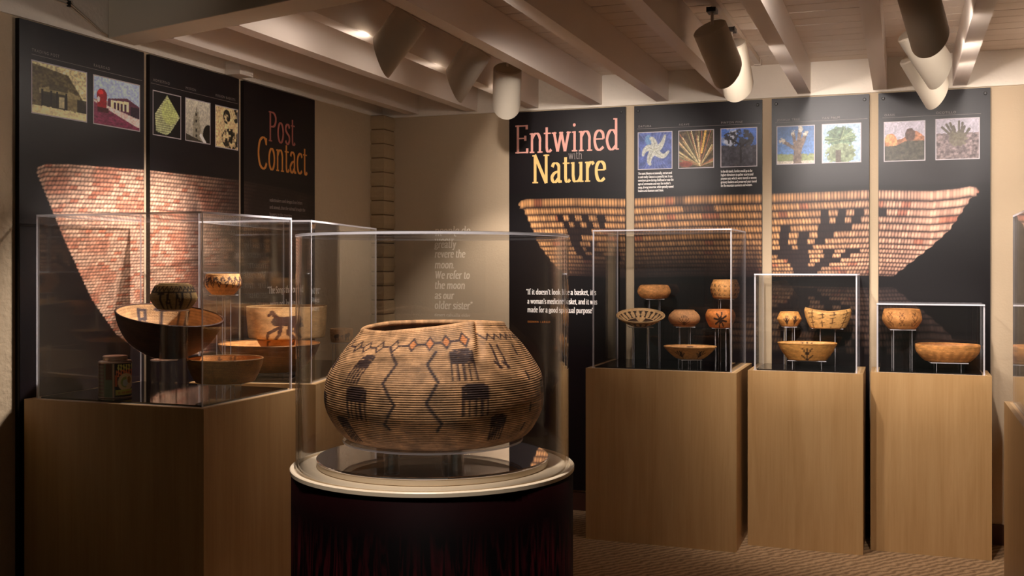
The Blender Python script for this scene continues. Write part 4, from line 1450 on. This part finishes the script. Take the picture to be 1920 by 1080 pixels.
basket('shallow tray basket with black figured rings, tilted forward in the tall back case', (-1.380, 5.84, 1.1665), [(.050, 0), (.078, .008), (.112, .028), (.136, .050)], tray_paint, tilt=.25, nt=56, na=160)
riser('clear riser under the black figured tray', -1.380, 5.84, G1, 1.1525, .082, plate=.130)
fan = [(0, .10, math.sin(a) * .40, .10 + math.cos(a) * .62, .013) for a in (-1.15, -.8, -.45, -.12, .12, .45, .8, 1.15)] + [(-1, .12, 1, .12, .012)]
basket('tan basket with a radiating fan of lines in the middle of the tall back case', (-1.150, 5.925, 1.1545), [(.052, 0), (.064, .005), (.082, .024), (.088, .042), (.084, .060), (.070, .078), (.058, .087)], deco((206, 148, 98), (170, 110, 66), (86, 56, 40), fan, amt=.1))
riser('clear riser under the fan-lined basket', -1.150, 5.925, G1, 1.1537, .058, plate=.105)
star = [(0, .46, math.sin(a) * .44, .46 + math.cos(a) * .42, .040) for a in np.arange(8) * PI / 4 + .2]
basket('orange basket with a black star in the tall back case', (-.934, 5.838, 1.1565), [(.050, 0), (.060, .006), (.076, .040), (.080, .068), (.070, .095)], deco((222, 134, 66), (190, 110, 60), (40, 26, 22), star))
riser('clear riser under the orange star basket', -.932, 5.838, G1, 1.1557, .056, plate=.090, rotz=.1)
basket('shallow tan bowl with two dark plants, low in the tall back case', (-1.083, 5.742, .989), [(.062, 0), (.080, .006), (.118, .038), (.142, .066)], deco((216, 160, 94), (222, 164, 106), DARKB, plant(-.45, .12, .6) + plant(.5, .12, .6), [(-.1, .85, .1, .85, .03)]), oval=(1, .75))
riser('low clear riser under the shallow two-plant bowl', -1.083, 5.742, G1, .9882, .10, plate=.112)

# --- case with three baskets
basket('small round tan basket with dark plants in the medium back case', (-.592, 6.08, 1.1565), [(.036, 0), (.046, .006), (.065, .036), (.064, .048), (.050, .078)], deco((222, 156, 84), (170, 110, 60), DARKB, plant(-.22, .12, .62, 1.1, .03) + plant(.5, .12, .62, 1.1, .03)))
riser('clear riser under the small round basket of the medium case', -.592, 6.08, G1, 1.1557, .046, plate=.070)
lines = [(x, .05, x + .10, 1.0, .012) for x in (-.75, -.30, .18, .72)] + [(x - .07, t, x + .15, t + .06, .010) for x in (-.75, -.30, .18, .72) for t in (.3, .6, .82)]
basket('oval boat-shaped tan basket with dark branching lines in the medium back case', (-.385, 6.06, 1.1525), [(.082, 0), (.094, .006), (.113, .05), (.121, .085), (.118, .098)], deco((222, 168, 100), (196, 136, 80), (74, 48, 34), lines), oval=(1.02, .72), rim=lambda p: .010 * np.cos(2 * (p - PI / 2)) - .003 * np.sin(p) - .002)
riser('clear riser under the oval boat-shaped basket', -.385, 6.06, G1, 1.1517, .078, .03, plate=.165, rotz=.0)
basket('wide flared tan bowl with one dark branching plant in the medium back case', (-.482, 5.915, .9875), [(.094, 0), (.105, .006), (.136, .05), (.155, .090)], deco((218, 156, 82), (232, 180, 116), DARKB, [(0, .04, 0, .72, .035), (-.02, .05, -.24, .34, .022), (.02, .05, .24, .34, .022), (0, .3, -.16, .74, .020), (0, .3, .16, .74, .020)], [(-.12, .74, -.2, .98, .016), (0, .74, 0, .98, .016), (.12, .74, .2, .98, .016)]), oval=(1, .70))
riser('low clear riser under the wide flared plant bowl', -.482, 5.915, G1, .9867, .150, .08, plate=.200, rotz=.05)

# --- case with two baskets
knots = [(x, .15 + .18 * k, x + (.10 if k % 2 else -.10), .33 + .18 * k, .014) for x in (-.62, -.02, .62) for k in range(4)] + [(x + .1, .15 + .18 * k, x + (-.08 if k % 2 else .16), .33 + .18 * k, .012) for x in (-.62, -.02, .62) for k in range(4)]
basket('round tan basket with knotted twig lines on the riser of the low back case', (-.003, 6.038, 1.1575), [(.060, 0), (.074, .006), (.097, .040), (.100, .062), (.091, .102)], deco((218, 150, 86), (176, 116, 66), (112, 66, 36), knots))
riser('clear riser under the knotted-line basket', -.003, 6.038, G1, 1.1567, .092, plate=.128, rotz=.1)
basket('wide plain brown bowl with faint figures in the low back case', (.222, 6.038, .990), [(.100, 0), (.116, .006), (.150, .042), (.160, .078), (.159, .088)], deco((212, 146, 80), (204, 144, 92), (182, 122, 66), [(x, .2, x + .04, .6, .03) for x in (-.7, -.45, -.2, .1, .4, .65)], soft=.06, amt=.24), oval=(1, .70))
riser('low clear riser under the wide plain brown bowl', .222, 6.038, G1, .9892, .12, .10, plate=.185, rotz=.1)

# --- left foreground case
G2 = HL + FL + .0002
lett = [(-1, .70, 1, .70, .016)] + zigzag(26, .74, .92) + [(-.55, .08, -.55, .66, .03), (-.66, .64, -.44, .64, .03),
        (-.35, .06, -.24, .66, .026), (-.13, .06, -.24, .66, .026), (-.31, .28, -.17, .28, .02),
        (.12, .06, .12, .66, .026), (.12, .66, .36, .06, .026), (.36, .06, .36, .66, .026), (.72, .08, .72, .66, .02)]
basket('small basket in shadowed tan lettered with tall capitals on the round riser', (-2.563, 3.295, 1.332), [(.050, 0), (.062, .005), (.083, .034), (.084, .052), (.068, .088), (.054, .094)], deco((186, 150, 94), (120, 90, 54), (40, 26, 20), lett))  # its tan is lowered for the shade it stands in
round_riser('tall round clear riser under the small lettered basket', -2.563, 3.295, G2, 1.3312, .052)
R_ = [(-.56, .45, -.56, .88, .022), (-.56, .88, -.42, .86, .02), (-.42, .86, -.42, .68, .02), (-.56, .66, -.42, .66, .02), (-.46, .64, -.38, .45, .02)]
T_ = [(-.20, .88, .02, .88, .03), (-.09, .45, -.09, .88, .04), (.28, .5, .28, .86, .02), (.20, .5, .36, .5, .02), (.44, .55, .44, .9, .02)]
basket('bowl with shade painted dark on its outside, tilted to show a pale inside lettered in black', (-2.765, 3.505, 1.137), [(.060, 0), (.085, .006), (.150, .050), (.190, .110), (.208, .165)], deco((74, 44, 32), (196, 152, 106), (60, 50, 58), [], [(a - .08, b, c - .08, d, e) for a, b, c, d, e in R_ + T_]), tilt=.16, roll=.10, nt=60, na=160)  # outer colour holds the shadow on the bowl's outside
round_riser('clear round riser under the tilted lettered bowl', -2.778, 3.512, G2, 1.120, .050)
basket('brown flat-sided bowl with faint letters, low in the left foreground case', (-2.530, 3.57, 1.034), [(.106, 0), (.116, .005), (.136, .045), (.149, .092)], deco((150, 98, 48), (206, 138, 72), (90, 58, 36), [(-.35, .1, -.35, .8, .012), (.2, .15, .2, .75, .012), (.36, .15, .36, .75, .012), (.2, .15, .36, .15, .012)], [(-.15, .7, -.15, .95, .018), (-.2, .82, -.1, .82, .018), (.15, .7, .15, .95, .014), (.27, .7, .27, .95, .014)]))
riser('low clear riser under the brown flat-sided bowl', -2.530, 3.57, G2, 1.0332, .10, plate=.17)

# the tin
tn = thing('tin_can', 'old round tin with a yellow and red printed label and narrow lid', 'tin', (-2.847, 3.31, G2), math.atan2(2.847, 3.31))


def tin_paint(x, t):
    im = np.zeros(x.shape + (3,)) + px_((92, 80, 54))
    im = lay(im, (x < -.68) & (np.sin(t * 60) > 0), (80, 34, 24))
    im = lay(im, (x > -.62) & (x < -.16), (96, 112, 84))
    im = lay(im, (x > -.58) & (x < -.20) & (t > .52), (92, 48, 26))
    im = lay(im, (x > -.14) & (x < -.04), (200, 166, 128))
    im = lay(im, (x > -.04), (28, 22, 28))
    let = np.sin(x * 40) + .6 * np.sin(t * 50 + x * 14)
    im = lay(im, (x > .12) & (t > .80) & (t < .97) & (let > -.3), (206, 196, 90))
    im = lay(im, (x > .06) & (t > .62 - .1 * x) & (t < .80) & (let > -.5), (226, 120, 76))
    im = lay(im, (x > -.02) & (x < .12) & (t > .32) & (t < .66), (204, 92, 50))
    d = np.hypot((x - .62) / .46, (t - .44) / .26)
    im = lay(im, d < 1, (226, 196, 140))
    im = lay(im, (d < .62) & (x < .66), (150, 158, 84))
    im = lay(im, (np.hypot((x - .6) / .16, (t - .42) / .1) < 1), (190, 190, 168))
    im = lay(im, (np.hypot((x - .82) / .1, (t - .5) / .1) < 1), (176, 120, 52))
    im = lay(im, (x > .0) & (t < .22) & (t > .06), (196, 184, 76))
    im = lay(im, (x > .15) & (t < .16) & (t > .09) & (np.sin(x * 60) > -.2), (190, 110, 60))
    return im


ph_ = np.linspace(-PI, PI, 180, endpoint=False)
tt = np.linspace(0, 1, 90)
PHI, TT = np.meshgrid(ph_, tt)
rr_ = .0605
front = np.cos(PHI) > 0
cc = np.where(front[..., None], tin_paint(np.sin(PHI), TT), px_((92, 80, 54)))
obj('label_wrap', grid_mesh('label_wrap', np.stack([rr_ * np.sin(PHI), -rr_ * np.cos(PHI), .003 + TT * .128], -1), np.clip(cc, 0, 1), M['print'], wrap_u=True), tn)
MB().lathe([(.001, 0), (.0605, 0), (.0615, .0015), (.0605, .003)], 64).lathe([(.0605, .131), (.0618, .134), (.0595, .138), (.046, .141), (.001, .141)], 64).build('body', M['tin'], tn, smooth=True)
MB().lathe([(.0445, .1412), (.0445, .150), (.046, .152), (.046, .156), (.043, .158), (.001, .158)], 64).build('lid', M['tin'], tn, smooth=False)

# --- long case behind it
lat = zigzag(16, .38, .88, w=.018) + zigzag(16, .60, .92, w=.010) + [(math.sin(a), .78, math.sin(a) + .01, .84, .03) for a in (-.9, -.5, -.1, .3, .7, 1.1)]
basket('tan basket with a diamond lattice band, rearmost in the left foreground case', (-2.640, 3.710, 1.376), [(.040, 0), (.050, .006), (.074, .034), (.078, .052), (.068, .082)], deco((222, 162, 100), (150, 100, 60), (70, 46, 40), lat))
riser('clear riser under the diamond lattice basket', -2.640, 3.715, G2, 1.3752, .040, plate=.085, rotz=.0)


def hp(u, v):
    return ((u - 518) / 84.0, (634 - v) / 61.0)


horse = []
for a, b, w in (((481, 588), (490, 581), .030), ((488, 582), (498, 592), .050), ((496, 600), (540, 596), .105), ((498, 598), (530, 600), .110), ((540, 592), (545, 606), .06),
                ((500, 612), (480, 622), .035), ((479, 622), (476, 633), .030), ((506, 610), (502, 624), .045), ((502, 625), (495, 633), .032),
                ((526, 608), (522, 622), .065), ((522, 622), (533, 631), .045), ((538, 606), (536, 618), .055), ((536, 618), (546, 630), .040), ((541, 590), (550, 608), .022)):
    (x0, t0), (x1, t1) = hp(*a), hp(*b)
    horse.append((x0, t0, x1, t1, w))
basket('wide pale basket with a dark walking horse behind the foreground case', (-2.850, 4.53, 1.143), [(.172, 0), (.184, .005), (.192, .08), (.195, .150)], deco((206, 164, 112), (176, 132, 84), (64, 42, 38), horse, soft=.01), coils=22, nt=64, na=200)
riser('clear riser under the horse basket', -2.850, 4.53, G2, 1.1422, .11, plate=.20)
basket('wide shallow tan bowl in front of the horse basket', (-2.738, 4.205, 1.012), [(.126, 0), (.146, .006), (.200, .060), (.230, .124)], deco((150, 98, 50), (214, 152, 88), (70, 46, 36), [], [(-.05, .8, -.02, .95, .02), (.5, .8, .52, .95, .02)]), nt=56, na=160)
riser('low clear riser under the wide shallow bowl', -2.738, 4.205, G2, 1.0112, .16, plate=.20)
ani = [(-.55, .45, -.30, .55, .10), (-.52, .2, -.5, .5, .04), (-.32, .2, -.32, .5, .04), (.35, .5, .62, .6, .12), (.38, .2, .38, .5, .05), (.6, .2, .6, .5, .05), (-.05, .5, .12, .55, .03), (-.03, .3, -.03, .5, .02), (.1, .3, .1, .5, .02)]
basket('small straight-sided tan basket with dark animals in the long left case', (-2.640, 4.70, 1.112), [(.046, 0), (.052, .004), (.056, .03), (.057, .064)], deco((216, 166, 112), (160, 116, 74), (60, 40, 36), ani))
riser('clear riser under the small animal basket', -2.640, 4.70, G2, 1.1112, .075, plate=.10)

# --- the big coiled basket in the drum
big = thing('coiled_basket', 'big brown coiled storage basket with black combs and zigzags in the drum case', 'basket', (DX + .003, DY + .004, 0), math.atan2(-DX, DY))
PROF = [(1.0455, .215), (1.052, .234), (1.062, .248), (1.083, .264), (1.123, .284), (1.163, .290), (1.21, .284), (1.2485, .262), (1.293, .229), (1.331, .194), (1.342, .186)]
NA, NC, SP = 420, 64, 4
prz = cr([(r, z) for z, r in PROF], NC * SP + 1)
phi = np.linspace(-PI, PI, NA, endpoint=False)
PHI, JJ = np.meshgrid(phi, np.arange(NC * SP + 1))
Rb = prz[:, 0][:, None] * np.ones(NA)
Zb = prz[:, 1][:, None] * np.ones(NA)


def warp(PHI, R, Z):
    up = sst(1.22, 1.342, Z)
    Z = Z + up * (np.interp(PHI, [-PI, -2.4, -1.57, -.8, 0, .5, 1.0, 1.57, 2.4, PI], [1.339, 1.338, 1.328, 1.326, 1.341, 1.3525, 1.349, 1.341, 1.339, 1.339]) - 1.342)
    R = R + up * (.006 * np.cos(2 * PHI + PI) + .004 * np.sin(3 * PHI))
    pc = .36 + (Z - 1.25) * 1.9
    fold = sst(1.235, 1.32, Z)
    R = R - fold * .013 * np.exp(-((PHI - pc - .05) / .05) ** 2) + fold * .008 * np.exp(-((PHI - pc + .06) / .05) ** 2)
    R = R + .0035 * np.sin(2.0 * PHI + 1.0) + .002 * np.sin(5 * PHI + Z * 30)
    return R, Z


Rw, Zw = warp(PHI, Rb, Zb)
fc = (JJ / SP) % 1.0
Rw = Rw + .0017 * (np.sin(PI * fc) ** .7 - .5) * (1 + .5 * (fbm(PHI * 20, JJ * .2, 2) - .5))
Pb = np.stack([Rw * np.sin(PHI), -Rw * np.cos(PHI), Zw], -1)

base = px_((198, 150, 106)) * (.74 + .52 * fbm(PHI * 9, Zb * 40, 3))[..., None]
base = base * (.92 + .16 * fbm(PHI * 60, JJ * .2 * 1.0, 2))[..., None]
coil = (JJ // SP).astype(int)
seg = np.floor(PHI * 11 + 7 * hash2(coil, coil * 3)).astype(int)
base = base * (.93 + .14 * hash2(seg, coil))[..., None]
gap = .45 + .75 * fbm(PHI * 7, JJ * .13, 2)          # noise varies how dark the gaps between coils are
base = base * (1 - .40 * np.clip(gap, .3, 1) * (1 - np.sin(PI * fc) ** .5))[..., None]
xs_, zs_ = PHI * .27, Zb          # surface metres

mask = np.zeros(PHI.shape)
omask = np.zeros(PHI.shape)
brk = sst(.12, .3, fbm(PHI * 40, JJ * .5, 2))


def ln(p, q, w):
    global mask
    d = segd(xs_, zs_, p[0] * .27, p[1], q[0] * .27, q[1])
    mask = np.maximum(mask, 1 - sst(w, w + .0018, d))


def poly(pts, w):
    for p, q in zip(pts[:-1], pts[1:]):
        ln(p, q, w)


poly([(-.544, 1.3041), (-.382, 1.2615), (-.456, 1.2148), (-.339, 1.1654), (-.441, 1.117), (-.402, 1.1041)], .0026)
poly([(.006, 1.2883), (-.076, 1.2606), (.023, 1.2202), (-.074, 1.1699), (.054, 1.1214), (.018, 1.1037)], .0026)


def comb(x0, x1, zt, zb, zl, lean, n):
    """dark comb: a block from zt down to zb with n teeth hanging to zl"""
    for k in range(7):
        z = zt + (zb - zt) * k / 6.0
        ins = .03 if k == 0 else 0
        ln((x0 + ins + lean * (z - zt), z), (x1 - ins + lean * (z - zt), z), .0030)
    for k in range(n):
        x = x0 + (x1 - x0) * k / (n - 1)
        ln((x + lean * (zb - zt), zb), (x + lean * (zl - zt), zl), .0019)


comb(-.83, -.67, 1.281, 1.252, 1.211, .9, 5)
comb(-.84, -.62, 1.200, 1.170, 1.124, .1, 5)
comb(-1.05, -.90, 1.121, 1.100, 1.064, -1.6, 5)
comb(.15, .37, 1.288, 1.264, 1.225, .0, 5)
comb(.23, .45, 1.211, 1.180, 1.139, .0, 5)
comb(.50, .63, 1.134, 1.110, 1.073, -.3, 5)
comb(1.25, 1.45, 1.200, 1.172, 1.130, .0, 5)
comb(-1.55, -1.36, 1.26, 1.235, 1.19, .3, 5)
comb(-1.50, -1.30, 1.17, 1.145, 1.10, .0, 5)
for (x, za, zb) in ((.63, 1.295, 1.247), (.73, 1.292, 1.246)):
    ln((x, za), (x + .01, zb), .0030)
    ln((x - .03, zb + .012), (x + .03, zb), .0028)
for (x, z) in ((.99, 1.281), (.986, 1.222), (.95, 1.145), (.934, 1.095)):
    ln((x, z + .008), (x, z - .008), .0035)
dia = [-1.30, -1.07, -.90, -.70, -.49, -.26, -.06, .125, .33]
for i, c_ in enumerate(dia):
    zc = 1.3075 + .009 * (c_ + .3) * .5
    hw, hh = .052, .0145
    poly([(c_ - hw, zc), (c_, zc + hh), (c_ + hw, zc), (c_, zc - hh), (c_ - hw, zc)], .0016)
    if i + 1 < len(dia):
        ln((c_ + hw, zc), (dia[i + 1] - hw, zc), .0015)
    if i > 4:
        dd = np.abs(xs_ / .27 - c_) / hw + np.abs(zs_ - zc) / hh
        omask = np.maximum(omask, 1 - sst(.75, .9, dd))
for k in range(8):
    a_ = .56 + k * .11
    poly([(a_, 1.318), (a_ + .055, 1.306), (a_ + .11, 1.318)], .0014)
Cb = lay(base, omask * .6, (206, 112, 52))
Cb = lay(Cb, mask * brk * .86, (50, 36, 38))
obj('outer_weave', grid_mesh('outer_weave', Pb, np.clip(Cb, 0, 1), M['weave_big'], wrap_u=True), big)
# inside wall, rim coil and base
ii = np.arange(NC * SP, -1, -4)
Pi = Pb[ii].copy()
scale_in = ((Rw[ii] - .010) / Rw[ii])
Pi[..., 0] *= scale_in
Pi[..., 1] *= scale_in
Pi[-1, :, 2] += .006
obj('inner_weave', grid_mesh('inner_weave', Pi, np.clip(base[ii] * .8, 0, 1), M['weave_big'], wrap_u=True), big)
kk = 9
ringP, ringC = [], []
for i in range(kk + 1):
    a_ = 2 * PI * i / kk
    rr2 = Rw[-1] - .005 + .0068 * math.cos(a_)
    ringP.append(np.stack([rr2 * np.sin(phi), -rr2 * np.cos(phi), Zw[-1] + .0068 * math.sin(a_)], -1))
    ringC.append(base[-3] * (1.0 + .2 * (fbm(phi * 40, phi * 0 + i, 2) - .5))[:, None])
obj('rim', grid_mesh('rim', np.array(ringP), np.clip(np.array(ringC), 0, 1), M['weave_big'], wrap_u=True), big)
m = MB()
m.add([tuple(p) for p in Pb[0]] , [tuple(range(NA - 1, -1, -1))])
m.build('base_weave', simple('basket_base', srgb(170, 112, 66), .7), big)
